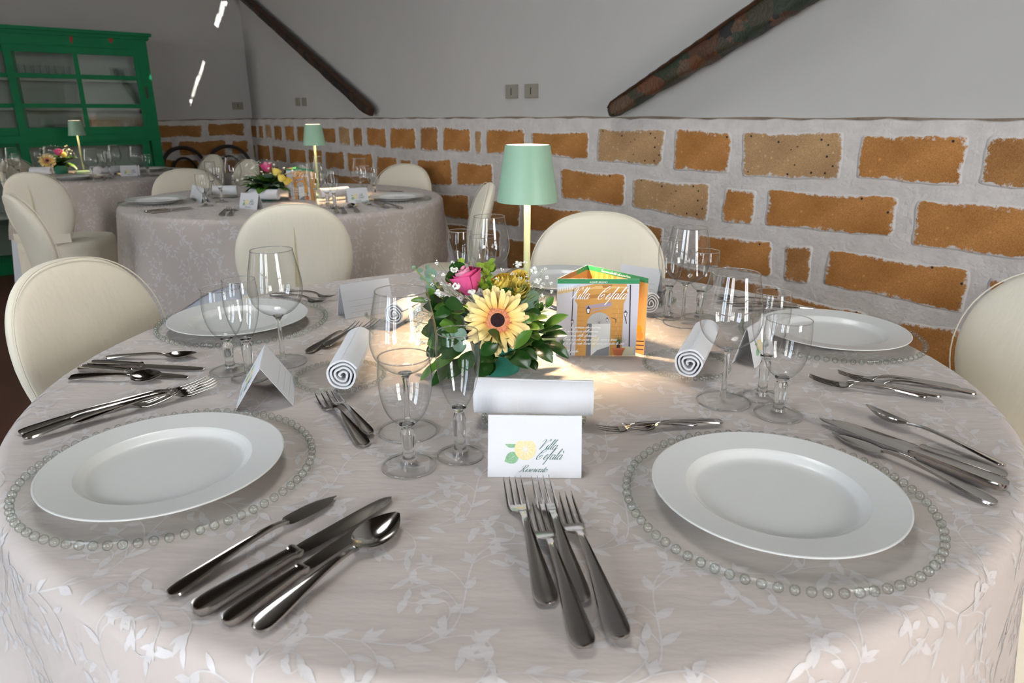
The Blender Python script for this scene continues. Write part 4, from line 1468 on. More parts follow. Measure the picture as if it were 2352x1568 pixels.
class Print:
    """flat print on a panel: origin o, axes ex, ey (unit), lifted along n"""
    def __init__(self, o, ex, ey, lift=0.00015):
        self.o, self.ex, self.ey = (np.array(q, float) for q in (o, ex, ey))
        self.n = np.cross(self.ex, self.ey)
        self.lift = lift
        self.k = 0
        self.mb, self.mats = MB(), []

    def _mi(self, m):
        if m not in self.mats:
            self.mats.append(m)
        return self.mats.index(m)

    def P(self, x, y):
        return self.o + self.ex * x + self.ey * y + self.n * (self.lift + self.k * 0.000006)

    def poly(self, pts, m):
        self.k += 1
        self.mb.add([self.P(*p) for p in pts], [tuple(range(len(pts)))], self._mi(m))
        return self

    def rect(self, x0, y0, x1, y1, m):
        return self.poly([(x0, y0), (x1, y0), (x1, y1), (x0, y1)], m)

    def script(self, txt, x, y, size, m, weight=0.10, slant=0.55, width=None, hair=0.35):
        V, F, w = script_text(txt, size, weight, slant, hair)
        s = width / w if width else 1.0
        self.k += 1
        self.mb.add([self.P(x + v[0] * s, y + v[1]) for v in V], F, self._mi(m))
        return self

    def sans(self, txt, x, y, size, m, align='CENTER'):
        cu = bpy.data.curves.new('t', 'FONT')
        cu.body = txt
        cu.size = size
        cu.align_x = align
        ob = bpy.data.objects.new('t', cu)
        me = ob.to_mesh()
        self.k += 1
        self.mb.add([self.P(x + v.co.x, y + v.co.y) for v in me.vertices], [tuple(p.vertices) for p in me.polygons], self._mi(m))
        ob.to_mesh_clear()
        bpy.data.objects.remove(ob)
        return self

    def build(self, name, parent, **kw):
        return obj(name, self.mb.mesh(name, self.mats, smooth=False), parent, **kw)


# ================================================================== tableware prototypes
def lathe_part(name, prof, n, m, parent, **kw):
    return MB().lathe(prof, n).build(name, m, parent, angle=50, **kw)


def make_glass(name, label, bowl, stem, foot_r, foot_h, n=40):
    root = thing(name, (0, 0, 0), 0, label, 'glass')
    mb = MB().lathe(bowl, n)
    r, z = bowl[-1]
    # fire-polished rim
    ring = [(r + 0.0007 * math.cos(a), z + 0.0007 * math.sin(a)) for a in np.linspace(0, 2 * PI, 7)[:-1]]
    mb.lathe(ring, n, close=True, mi=1)
    mb.build('bowl', [M['glass_bowl'], M['glass']], root, angle=None)
    lathe_part('stem', stem, 20, M['glass'], root)
    r0 = stem[0][0]
    lathe_part('foot', [(0.0005, foot_h * 0.9), (r0 + 0.001, foot_h), (r0 + 0.008, foot_h * 0.55), (foot_r * 0.8, foot_h * 0.30), (foot_r * 0.98, foot_h * 0.22), (foot_r, foot_h * 0.1)], n, M['glass_foot'], root)
    ring = [(foot_r + 0.0009 * math.cos(a), 0.0012 + 0.0009 * math.sin(a)) for a in np.linspace(0, 2 * PI, 7)[:-1]]
    MB().lathe(ring, n, close=True).build('foot_rim', M['glass'], root, angle=None)
    return root


def spl(pts, n=5):
    return [tuple(p) for p in cr(pts, n)]


def wine():
    return make_glass('wine_glass', '', spl([(0.001, 0.083), (0.010, 0.0845), (0.024, 0.091), (0.037, 0.104), (0.0432, 0.120), (0.0440, 0.134), (0.041, 0.158), (0.0365, 0.180), (0.0335, 0.195)]),
                      spl([(0.006, 0.004), (0.0042, 0.016), (0.0033, 0.04), (0.0034, 0.065), (0.0048, 0.078), (0.009, 0.084), (0.0005, 0.0845)], 4), 0.0385, 0.007)


def goblet():
    return make_glass('water_goblet', '', spl([(0.001, 0.057), (0.010, 0.0585), (0.0185, 0.065), (0.0258, 0.078), (0.0302, 0.095), (0.0316, 0.113), (0.0312, 0.128), (0.030, 0.141)]),
                      spl([(0.011, 0.004), (0.0085, 0.009), (0.0070, 0.020), (0.0085, 0.033), (0.0088, 0.044), (0.0068, 0.052), (0.010, 0.056), (0.009, 0.058), (0.0005, 0.0595)], 4), 0.0325, 0.009)


def flute():
    return make_glass('champagne_flute', '', spl([(0.001, 0.066), (0.007, 0.067), (0.0125, 0.072), (0.0185, 0.085), (0.0238, 0.104), (0.0265, 0.124), (0.0267, 0.140), (0.0257, 0.154), (0.0245, 0.163)]),
                      spl([(0.010, 0.004), (0.0082, 0.010), (0.0068, 0.022), (0.0080, 0.036), (0.0082, 0.05), (0.0062, 0.060), (0.009, 0.065), (0.008, 0.067), (0.0005, 0.0685)], 4), 0.0282, 0.009)


PW, PG, PF = wine(), goblet(), flute()


def make_charger(name, r, bead_r, nb, label):
    root = thing(name, (0, 0, 0), 0, label, 'charger plate' if r > 0.1 else 'plate')
    lathe_part('disc', [(0.001, 0.0045), (r * 0.62, 0.0042), (r * 0.68, 0.0052), (r * 0.92, 0.0072), (r * 0.975, 0.0085), (r * 0.985, 0.0070)], 72, M['glass_disc'], root)
    mb = MB()
    for i in range(nb):
        a = 2 * PI * i / nb
        mb.sphere((r * math.cos(a), r * math.sin(a), bead_r + 0.001), bead_r, 12, 8)
    mb.build('beaded_rim', M['bead'], root, angle=None, label='rim of round clear glass beads')
    ring = [(r * 0.982 + bead_r * 0.28 * math.cos(a), bead_r + 0.0015 + bead_r * 0.5 * math.sin(a)) for a in np.linspace(0, 2 * PI, 9)[:-1]]
    MB().lathe(ring, 72, close=True).build('rim_band', M['glass_foot'], root, angle=None)
    return root


PCH = make_charger('beaded_charger', 0.162, 0.0049, 72, '')
PBR = make_charger('beaded_side_plate', 0.070, 0.0036, 46, '')


def make_plate():
    root = thing('dinner_plate', (0, 0, 0), 0, '', 'plate')
    R = 0.1335
    prof_t = [(0.0005, 0.0036), (0.072, 0.0036), (0.083, 0.0038), (0.0875, 0.0054), (0.0915, 0.0104), (0.096, 0.0128)]
    mb = MB().lathe(prof_t, 96)
    mb.build('well', M['china'], root, angle=None)
    # rim embossed with a fine grid
    nth, nr = 144, 22
    G = np.zeros((nr + 1, nth, 3))
    for i in range(nr + 1):
        t = i / nr
        r = 0.096 + (0.1305 - 0.096) * t
        for k in range(nth):
            a = 2 * PI * k / nth
            e = 0.00028 * ((i % 2) - 0.5) * (1 if (k % 2) else -1) * smooth(t, 0.02, 0.15) * (1 - smooth(t, 0.80, 0.9))
            G[i, k] = (r * math.cos(a), r * math.sin(a), 0.0128 + 0.0044 * t + e)
    MB().grid(G, wrap=True).build('embossed_rim', M['china'], root, angle=None, label='wide rim with a fine embossed grid')
    lathe_part('edge', [(0.1305, 0.0172), (0.1325, 0.0178), (R, 0.0172), (0.1332, 0.0160), (0.128, 0.0142), (0.098, 0.0086), (0.090, 0.0050), (0.085, 0.0022), (0.084, 0.0004), (0.081, 0.0004), (0.080, 0.0016), (0.0005, 0.0016)], 96, M['china'], root)
    return root


PPL = make_plate()


# ---- cutlery: along +x from handle end to tip
def loft(stations, nseg=1, rim=0.0):
    """stations: (x, half width, z middle, thickness); closed bar with an optional raised border"""
    S_ = cr(stations, nseg) if nseg > 1 else np.array(stations, float)
    rows = []
    for x, w, z, t in S_:
        w, t = max(w, 0.0004), max(t, 0.0003)
        rows.append([(x, -w, z), (x, -w * 0.93, z + t * 0.5 + rim), (x, -w * 0.74, z + t * 0.5 + rim * 0.3), (x, -w * 0.4, z + t * 0.5), (x, w * 0.4, z + t * 0.5), (x, w * 0.74, z + t * 0.5 + rim * 0.3), (x, w * 0.93, z + t * 0.5 + rim), (x, w, z),
                     (x, w * 0.8, z - t * 0.5), (x, -w * 0.8, z - t * 0.5)])
    mb = MB().grid(rows, wrap=True)
    mb.cap(rows[0])
    mb.cap(rows[-1], flip=True)
    return mb


HANDLE = [(0.0, 0.003, 0.0030, 0.0020), (0.0015, 0.0072, 0.0031, 0.0026), (0.008, 0.0102, 0.0036, 0.0028), (0.020, 0.0104, 0.0048, 0.0028), (0.045, 0.0082, 0.0072, 0.0027), (0.075, 0.0056, 0.0098, 0.0028), (0.105, 0.0039, 0.0112, 0.0032), (0.122, 0.0034, 0.0102, 0.0034), (0.134, 0.0036, 0.0076, 0.0032)]


def fork(short=False):
    root = thing('fork', (0, 0, 0), 0, '', 'fork')
    loft(HANDLE, 4, 0.0006).build('handle', M['steel'], root, angle=60)
    h = [(0.134, 0.0036, 0.0076, 0.0032), (0.139, 0.0062, 0.0052, 0.0026), (0.145, 0.0100, 0.0030, 0.0022), (0.151, 0.0115, 0.0022, 0.0020), (0.157, 0.0118, 0.0021, 0.0019)]
    mb = loft(h, 3)
    nt = 3 if short else 4
    tips = []
    for i in range(nt):
        y0 = (-0.0100 + 0.0200 * i / (nt - 1))
        hw = 0.0021 if not short else 0.0026
        rows = []
        for t in np.linspace(0, 1, 7):
            x = 0.1555 + t * 0.0465
            w = hw * (1 - 0.62 * t) * (0.35 if t == 1 else 1)
            y = y0 * (1 - 0.06 * t)
            z = 0.0021 + 0.0085 * t ** 1.7
            th = 0.0010 - 0.0003 * t
            rows.append([(x, y - w, z), (x, y - w * 0.6, z + th), (x, y + w * 0.6, z + th), (x, y + w, z), (x, y, z - th)])
        b = MB().grid(rows, wrap=True)
        b.cap(rows[-1], flip=True)
        tips.append(b)
    mb.build('head', M['steel'], root, angle=60)
    for b in tips:
        b.build('tine', M['steel'], root, angle=60)
    root['L'] = 0.202
    return root


def spoon():
    root = thing('spoon', (0, 0, 0), 0, '', 'spoon')
    loft(HANDLE, 4, 0.0006).build('handle', M['steel'], root, angle=60)
    rows = []
    nx, ny = 18, 12
    for i in range(nx + 1):
        t = i / nx
        x = 0.132 + 0.070 * t
        w = 0.0210 * (math.sin(PI * min(1, 0.06 + 0.94 * t)) ** 0.62) * (1.0 - 0.12 * (t - 0.4)) if 0 < t < 1 else 0.0030
        if t < 0.12:
            w = 0.0036 + (w - 0.0036) * (t / 0.12) ** 1.2
        row = []
        for k in range(ny + 1):
            s = -1 + 2 * k / ny
            deep = 0.0085 * math.sin(PI * min(1.0, t ** 0.9)) * (1 - s * s)
            zc = 0.0078 + 0.0035 * (t - 0.3) ** 2 * 2
            row.append((x, s * w, zc + 0.0022 - deep))
        rows.append(row)
    top = np.array(rows)
    bot = top.copy()
    bot[:, :, 2] -= 0.0013
    mb = MB().grid(top)
    mb.grid(bot[:, ::-1])
    per = [top[i, 0] for i in range(nx + 1)] + [top[nx, k] for k in range(1, ny + 1)] + [top[i, ny] for i in range(nx - 1, -1, -1)] + [top[0, k] for k in range(ny - 1, 0, -1)]
    pb = [p - np.array([0, 0, 0.0013]) for p in per]
    mb.grid([per, pb], wrap=True)
    mb.build('bowl', M['steel'], root, angle=60)
    root['L'] = 0.202
    return root


def knife(fish=False):
    root = thing('fish_knife' if fish else 'table_knife', (0, 0, 0), 0, '', 'knife')
    if fish:
        loft([(a, b * 0.92, c, d) for a, b, c, d in HANDLE], 4, 0.0006).build('handle', M['steel'], root, angle=60)
        top = [(0.130, 0.0032), (0.136, 0.0105), (0.142, 0.0125), (0.160, 0.0130), (0.178, 0.0115), (0.192, 0.0070), (0.204, 0.0018)]
        bot = [(0.130, -0.0032), (0.138, -0.0072), (0.160, -0.0095), (0.180, -0.0090), (0.192, -0.0052), (0.198, -0.0012), (0.204, 0.0010)]
        zf = lambda x: 0.0072 - 0.05 * (x - 0.130)
        L = 0.204
    else:
        st = [(0.0, 0.003, 0.0050, 0.0050), (0.002, 0.0078, 0.0050, 0.0074), (0.010, 0.0102, 0.0050, 0.0086), (0.030, 0.0100, 0.0050, 0.0086), (0.060, 0.0084, 0.0050, 0.0080), (0.085, 0.0068, 0.0050, 0.0072), (0.094, 0.0066, 0.0050, 0.0070), (0.096, 0.0080, 0.0050, 0.0080), (0.101, 0.0080, 0.0050, 0.0078), (0.104, 0.0060, 0.0050, 0.0040)]
        loft(st, 3, 0.0007).build('handle', M['steel'], root, angle=60)
        top = [(0.102, 0.0072), (0.112, 0.0084), (0.150, 0.0086), (0.190, 0.0080), (0.210, 0.0062), (0.219, 0.0030), (0.222, 0.0)]
        bot = [(0.102, -0.0062), (0.112, -0.0086), (0.150, -0.0098), (0.185, -0.0096), (0.206, -0.0080), (0.217, -0.0045), (0.222, -0.0008)]
        zf = lambda x: 0.0050 - 0.012 * (x - 0.102)
        L = 0.222
    T2_, B2_ = cr(top, 4), cr(bot, 4)
    rows = []
    for a, b in zip(T2_, B2_):
        m_ = (a + b) / 2
        z = zf(m_[0])
        rows.append([(a[0], a[1], z + 0.0004), (m_[0], m_[1], z + 0.0009), (b[0], b[1], z), (m_[0], m_[1], z - 0.0009), (a[0], a[1], z - 0.0004)])
    mb = MB().grid(rows, wrap=True)
    mb.cap(rows[0])
    mb.build('blade', M['steel'], root, angle=50)
    root['L'] = L
    return root


PFK, PDF, PSP, PKN, PFI = fork(), fork(True), spoon(), knife(), knife(True)


def lay(proto, end_px, tip_px, label, group, z=0.0, roll=0.0, flip=False, tilt=0.0):
    a, b = onz(*end_px, z=TOP + 0.006), onz(*tip_px, z=TOP + 0.006)
    d = b - a
    L = float(np.linalg.norm(d[:2]))
    s = L / proto['L']
    s = min(max(s, 0.70), 1.12)
    mid = (a + b) / 2
    yaw = math.atan2(d[1], d[0])
    st = mid - np.array([math.cos(yaw), math.sin(yaw), 0]) * proto['L'] * s / 2
    o = instance(proto, (st[0], st[1], TOP + 0.0004 + z), 0, label, group, scale=s)
    o.rotation_mode = 'XYZ'
    o.rotation_euler = (roll, tilt, yaw)
    return o


# ---- napkin rolls
def napkin(a, b, r, label, seed):
    """rolled napkin with axis from a to b (near end first)"""
    a, b = np.array(a), np.array(b)
    L = np.linalg.norm(b - a)
    d = (b - a) / L
    rr = random.Random(seed)
    root = thing('napkin_roll', ((a + b) / 2)[:2].tolist() + [a[2] - r], math.atan2(d[1], d[0]), label, 'napkin')
    turns, n = 3.6, 100
    th = np.linspace(0, 2 * PI * turns, n)
    rad = 0.0035 + (r - 0.0035) * (th / th[-1]) ** 0.85
    rad = rad * (1 + 0.10 * np.sin(3 * th + seed) * (1 - th / th[-1]) + 0.02 * np.sin(5 * th))
    th2 = th + PI * 0.86 - th[-1]                    # outer flap ends low at the side
    tk = 0.0030
    secs = []
    for x in np.linspace(-L / 2, L / 2, 9):
        wob = 1 + 0.012 * math.sin(40 * x + seed)
        o_ = np.stack([np.full(n, x), rad * wob * np.cos(th2), r + rad * wob * np.sin(th2)], -1)
        i_ = np.stack([np.full(n, x), (rad - tk) * wob * np.cos(th2), r + (rad - tk) * wob * np.sin(th2)], -1)
        secs.append(np.concatenate([o_, i_[::-1]]))
    G = np.array(secs)
    mb = MB().grid(G, wrap=True)
    for row, fl in ((G[0], False), (G[-1], True)):
        base = len(mb.v)
        mb.v.extend([tuple(p) for p in row])
        for k in range(n - 1):
            q = (base + k, base + k + 1, base + 2 * n - 2 - k, base + 2 * n - 1 - k)
            mb.f.append(q if not fl else q[::-1])
            mb.mi.append(0)
    mb.build('rolled_cloth', M['napkin'], root, angle=45)
    # stitched hem along the open flap
    y0, z0 = float(rad[-1] * math.cos(th2[-1])), float(r + rad[-1] * math.sin(th2[-1]))
    y1, z1 = float(rad[-6] * math.cos(th2[-6])), float(r + rad[-6] * math.sin(th2[-6]))
    MB().tube([(-L / 2 + 0.002, y1 * 1.01, (z1 - r) * 1.01 + r), (L / 2 - 0.002, y1 * 1.01, (z1 - r) * 1.01 + r)], 0.0006, 5).build('hem', M['napkin'], root)
    return root


# ---- tent cards
def tent_card(c, yaw, label, W=0.098, H=0.071, spread=0.042, front=True, back=True, scale=1.0):
    """front panel (logo) faces local -y; back panel (writing lines) faces +y"""
    W, H, spread = W * scale, H * scale, spread * scale
    root = thing('place_card', (c[0], c[1], TOP + 0.0006), yaw, label, 'card')
    hz = math.sqrt(H * H - (spread / 2) ** 2)
    t = 0.0005
    for nm, s in (('front_panel', -1), ('back_panel', 1)):
        o = np.array([-s * -1 * -W / 2 * 1.0, s * spread / 2, 0])
        a, b = np.array([-W / 2, s * spread / 2, 0]), np.array([W / 2, s * spread / 2, 0])
        u_, v_ = np.array([-W / 2, s * t, hz]), np.array([W / 2, s * t, hz])
        n_ = np.array([0, s * hz, spread / 2]) / H * t
        vs = [a, b, v_, u_, a - n_, b - n_, v_ - n_, u_ - n_]
        MB().add(vs, [(0, 1, 2, 3), (7, 6, 5, 4), (0, 4, 5, 1), (1, 5, 6, 2), (2, 6, 7, 3), (3, 7, 4, 0)]).build(nm, M['paper'], root, smooth=False)
    up = np.array([0, spread / 2, hz]) / H
    if front:
        pr = Print(np.array([-W / 2, -spread / 2, 0]), (1, 0, 0), up, 0.00025)
        k = W / 0.215                                       # card drawn 0.215 wide
        def L(px, py):
            return ((px - 200) / 1850 * W, H - (py - 110) / 1335 * H)
        # leaves and lemon
        def leafpoly(tip, end, bulge):
            tip, end = np.array(tip), np.array(end)
            m = (tip + end) / 2
            d = end - tip
            nr = np.array([-d[1], d[0]]) * bulge
            up_ = cr([tip, tip * .7 + end * .3 + nr * .9, tip * .35 + end * .65 + nr, end], 5)
            dn = cr([end, tip * .35 + end * .65 - nr, tip * .7 + end * .3 - nr * .9, tip], 5)
            return [tuple(p) for p in up_] + [tuple(p) for p in dn[1:-1]]
        pr.poly(leafpoly(L(500, 550), L(790, 800), 0.30), M['leaf_print'])
        pr.poly(leafpoly(L(530, 1110), L(830, 940), 0.32), M['leaf_print'])
        for a_, b_ in (((540, 585), (700, 700)), ((590, 1070), (730, 985))):
            p_, q_ = L(*a_), L(*b_)
            pr.poly([(p_[0], p_[1]), (q_[0], q_[1] - 0.0005), (q_[0], q_[1])], M['paper'])
        cx, cy = L(940, 840)
        R_ = 215 / 1850 * W
        pr.poly([(cx + R_ * math.cos(a), cy + R_ * math.sin(a)) for a in np.linspace(0, 2 * PI, 33)[:-1]], M['lemon_print'])
        for i in range(11):
            a = 2 * PI * i / 11 + 0.15
            w_ = R_ * 0.018
            ux, uy = math.cos(a), math.sin(a)
            pr.poly([(cx + ux * R_ * .15 - uy * w_ * 1.5, cy + uy * R_ * .15 + ux * w_ * 1.5), (cx + ux * R_ * .15 + uy * w_ * 1.5, cy + uy * R_ * .15 - ux * w_ * 1.5), (cx + ux * R_ * .93 + uy * w_, cy + uy * R_ * .93 - ux * w_), (cx + ux * R_ * .93 - uy * w_, cy + uy * R_ * .93 + ux * w_)], M['paper'])
        pr.poly([(cx + R_ * .16 * math.cos(a), cy + R_ * .16 * math.sin(a)) for a in np.linspace(0, 2 * PI, 15)[:-1]], M['paper'])
        x, y = L(1205, 840)
        pr.script('Villa', x, y, W * 0.051, M['ink_green'], 0.075, 0.62, width=W * 0.185)
        x, y = L(1150, 1055)
        pr.script('Cefalà', x, y, W * 0.055, M['ink_green'], 0.075, 0.62, width=W * 0.265)
        x, y = L(830, 1325)
        pr.script('Riservato', x, y, W * 0.034, M['ink_green'], 0.075, 0.55, width=W * 0.285)
        pr.build('printed_logo', root, label='lemon and leaves logo with green script lettering')
    if back:
        pr = Print(np.array([W / 2, spread / 2, 0]), (-1, 0, 0), np.array([0, -spread / 2, hz]) / H, 0.00025)
        pr.sans('N. ______', W * 0.10, H * 0.86, W * 0.055, M['ink_line'], 'LEFT')
        pr.script('Riservato', W * 0.62, H * 0.74, W * 0.030, M['ink_line'], 0.09, 0.5, width=W * 0.24)
        for i in range(4):
            y = H * (0.66 - 0.17 * i)
            pr.rect(W * 0.12, y, W * 0.90, y + 0.0006, M['ink_line'])
        pr.build('printed_lines', root, label='thin grey writing lines')
    return root


# ---- cordless table lamps
def table_lamp(c, label, top_px=None, energy=1.6):
    h = z_over(c, *top_px) - TOP if top_px else 0.350
    root = thing('table_lamp', (c[0], c[1], TOP + 0.0006), 0.35, label, 'lamp')
    # rounded square base
    G = []
    for z, s in ((0.0, 0.98), (0.002, 1.0), (0.012, 1.0), (0.016, 0.96), (0.0175, 0.3), (0.018, 0.02)):
        ring = []
        for k in range(40):
            a = 2 * PI * k / 40
            c_, s_ = math.cos(a), math.sin(a)
            ring.append((0.052 * s * math.copysign(abs(c_) ** 0.35, c_), 0.052 * s * math.copysign(abs(s_) ** 0.35, s_), z))
        G.append(ring)
    MB().grid(G, wrap=True).build('base', M['sage'], root)
    MB().lathe([(0.0068, 0.016), (0.0062, 0.03), (0.0062, h - 0.049)], 18).build('pole', M['sage_pole'], root)
    rb, rt, hs = 0.0545, 0.0390, 0.098
    z1 = h
    z0 = h - hs
    sh = MB().lathe([(rb, z0), (rt + 0.001, z1 - 0.002), (rt, z1), (rt - 0.002, z1)], 48)
    sh.build('shade', M['sage'], root)
    MB().lathe([(rt - 0.002, z1), (rb - 0.0012, z0), (rb, z0)], 48).build('shade_lining', M['shade_inside'], root)
    MB().lathe([(0.0005, z1 - 0.003), (rt - 0.0022, z1 - 0.003)], 40).build('glow_disc', M['led'], root, label='glowing top diffuser')
    MB().lathe([(0.0005, z1 - 0.047), (0.020, z1 - 0.047), (0.022, z1 - 0.041), (0.012, z1 - 0.036), (0.012, z1 - 0.006)], 24).build('led_holder', M['led'], root)
    l = bpy.data.lights.new('lamp_light', 'AREA')
    l.shape = 'DISK'
    l.size = 0.036
    l.energy = energy
    l.color = (1.0, 0.72, 0.42)
    o = bpy.data.objects.new('lamp_light', l)
    COL.objects.link(o)
    o.parent = root
    o.location = (0, 0, z1 - 0.0485)
    return root

# ================================================================== flowers
def leaf_mesh(a, b, w, up, sag=0.12, fold=0.18, tipx=1.2, n=9):
    a, b = np.array(a, float), np.array(b, float)
    d = b - a
    L = np.linalg.norm(d)
    d = d / L
    up = np.array(up, float)
    side = np.cross(d, up)
    if np.linalg.norm(side) < 1e-4:
        side = np.cross(d, [1, 0, 0])
    side /= np.linalg.norm(side)
    nr = np.cross(side, d)
    rows = []
    for i in range(n + 1):
        t = i / n
        ww = w * (math.sin(PI * t ** tipx) ** 0.72 if 0 < t < 1 else 0.03) / 2 + 0.0004
        c = a + d * L * t + nr * sag * L * 4 * t * (1 - t)
        rows.append([c - side * ww + nr * ww * fold, c - side * ww * 0.5 + nr * ww * fold * 0.3, c - nr * 0.0002, c + side * ww * 0.5 + nr * ww * fold * 0.3, c + side * ww + nr * ww * fold])
    return MB().grid(rows)


def petal_proto(L0, L1, w, curl, name, m):
    rows = []
    for i in range(8):
        t = i / 7
        x = L0 + (L1 - L0) * t
        ww = w / 2 * (0.45 + 0.55 * math.sin(PI * min(1, t * 0.66 + 0.03))) * (1 if t < 0.8 else (0.90 if t < 0.9 else 0.5))
        z = curl * math.sin(t * PI * 0.9) + 0.0016 * t
        rows.append([(x, -ww, z + 0.0010), (x, -ww * 0.45, z - 0.0003), (x, 0, z + 0.0004), (x, ww * 0.45, z - 0.0003), (x, ww, z + 0.0010)])
    return MB().grid(rows).mesh(name, m)


def gerbera(parent, p, normal, r, seed, n1=34, n2=28, name='gerbera', full=True):
    g = bpy.data.objects.new(name, None)
    COL.objects.link(g)
    g.parent = parent
    g.empty_display_size = 0.02
    base = Vector(parent.location)
    g.location = Vector(p) - base
    g.rotation_euler = Vector(normal).to_track_quat('Z', 'Y').to_euler()
    g['label'] = 'pale yellow gerbera with a dark eye'
    rr = random.Random(seed)
    k = r / 0.054
    pm1 = petal_proto(0.012 * k, 0.054 * k, 0.0098 * k, 0.003 * k, 'petal', M['petal_yellow'])
    pm2 = petal_proto(0.012 * k, 0.046 * k, 0.0090 * k, 0.005 * k, 'petal', M['petal_yellow'])
    for m_, n_, z, tilt in ((pm1, n1, 0.0, 0.06), (pm2, n2, 0.002, -0.10)):
        for i in range(n_):
            a = 2 * PI * i / n_ + rr.uniform(-0.09, 0.09)
            o = obj('petal', m_, g, loc=(0, 0, z * k + rr.uniform(-0.001, 0.001)))
            o.rotation_mode = 'XYZ'
            o.rotation_euler = (rr.uniform(-0.2, 0.2), tilt + rr.uniform(-0.10, 0.13), a)
            s = rr.uniform(0.88, 1.03)
            o.scale = (s, s, s)
    MB().lathe([(0.0005, 0.0075 * k), (0.009 * k, 0.0085 * k), (0.0165 * k, 0.0088 * k), (0.0215 * k, 0.0068 * k), (0.0228 * k, 0.003 * k)], 30).build('floret_ring', M['gerbera_ring'], g, label='coral ring of florets')
    if full:
        fl = MB()
        for i in range(190):
            a = rr.uniform(0, 2 * PI)
            q = rr.uniform(0.011, 0.0225) * k
            h = rr.uniform(0.002, 0.0042) * k
            c, s = math.cos(a), math.sin(a)
            w = 0.0006 * k
            fl.add([(q * c - s * w, q * s + c * w, 0.0075 * k), (q * c + s * w, q * s - c * w, 0.0075 * k), ((q + h) * c, (q + h) * s, 0.0078 * k + h * 0.9)], [(0, 1, 2)])
        fl.build('florets', M['gerbera_ring'], g, kind='stuff')
    MB().lathe([(0.0005, 0.0088 * k), (0.006 * k, 0.0098 * k), (0.0105 * k, 0.0092 * k), (0.0115 * k, 0.0078 * k)], 24).build('eye', M['gerbera_eye'], g, label='dark maroon eye')
    return g


def rose(parent, p, r, seed, mats, lean=(0, 0), name='rose', label='pink rose'):
    g = bpy.data.objects.new(name, None)
    COL.objects.link(g)
    g.parent = parent
    g.empty_display_size = 0.02
    g.location = Vector(p) - Vector(parent.location)
    g.rotation_euler = (lean[0], lean[1], seed)
    g['label'] = label
    rr = random.Random(seed)
    for i in range(13):
        lay_ = i / 12
        q = r * (0.18 + 0.82 * lay_)
        a0 = i * 2.4
        span = 1.15 + 0.35 * (1 - lay_)
        hz = r * (1.15 + 0.30 * (1 - lay_))
        rows = []
        for j in range(8):
            t = j / 7
            prof = q * (0.45 + 0.60 * math.sin(PI * min(0.62, t * 0.62))) * (1 + 0.22 * lay_ * max(0, t - 0.7) / 0.3)
            rows.append([((prof) * math.cos(a0 + span * s), prof * math.sin(a0 + span * s), -0.75 * r + hz * t * (1 - 0.10 * s * s) * 1.25 - 0.12 * r * lay_ * max(0, t - 0.8) * 5) for s in np.linspace(-1, 1, 9)])
        MB().grid(rows).build('petal', mats[1] if (i < 6) else mats[0], g)
    return g


def blooms(parent, pts, mname, seed, root_pt, small=1.0):
    base = np.array(parent.location)
    fl, st = MB(), MB()
    rr = random.Random(seed)
    for p, r in pts:
        p = np.array(p) - base
        k = 3 if r < 0.003 else (8 if r < 0.005 else 15)
        for i in range(k):
            v = np.array([rr.gauss(0, 1) for _ in range(3)])
            v = v / np.linalg.norm(v) * r * 0.62
            if k == 3:
                v *= 0.35
            fl.sphere(p + v, r * rr.uniform(0.22, 0.50), 6, 4, sz=rr.uniform(0.5, 0.9))
        q = np.array(root_pt) - base
        mid = (p * 0.6 + q * 0.4) + np.array([rr.uniform(-.006, .006), rr.uniform(-.006, .006), -0.006])
        q = q * 0.55 + p * 0.45
        st.tube([p, p * 0.6 + q * 0.4 + np.array([rr.uniform(-.004, .004), 0, -.003]), q], [0.0002, 0.0003, 0.0004], 5, caps=False)
    fl.build('babys_breath', M[mname], parent, kind='stuff', label='tiny white filler blossoms')
    st.build('filler_stems', M['stem'], parent, kind='stuff', angle=None)


def make_pot(root, rb, rt, h):
    MB().lathe([(0.001, 0.0), (rb, 0.0), (rb * 1.02, 0.003), (rt, h), (rt + 0.002, h + 0.001), (rt - 0.002, h - 0.004), (0.001, h - 0.006)], 36).build('pot', M['pot_green'], root, label='dark green plastic bowl')


CE = (940, 580, 4.9)                                   # close-up frame used while measuring


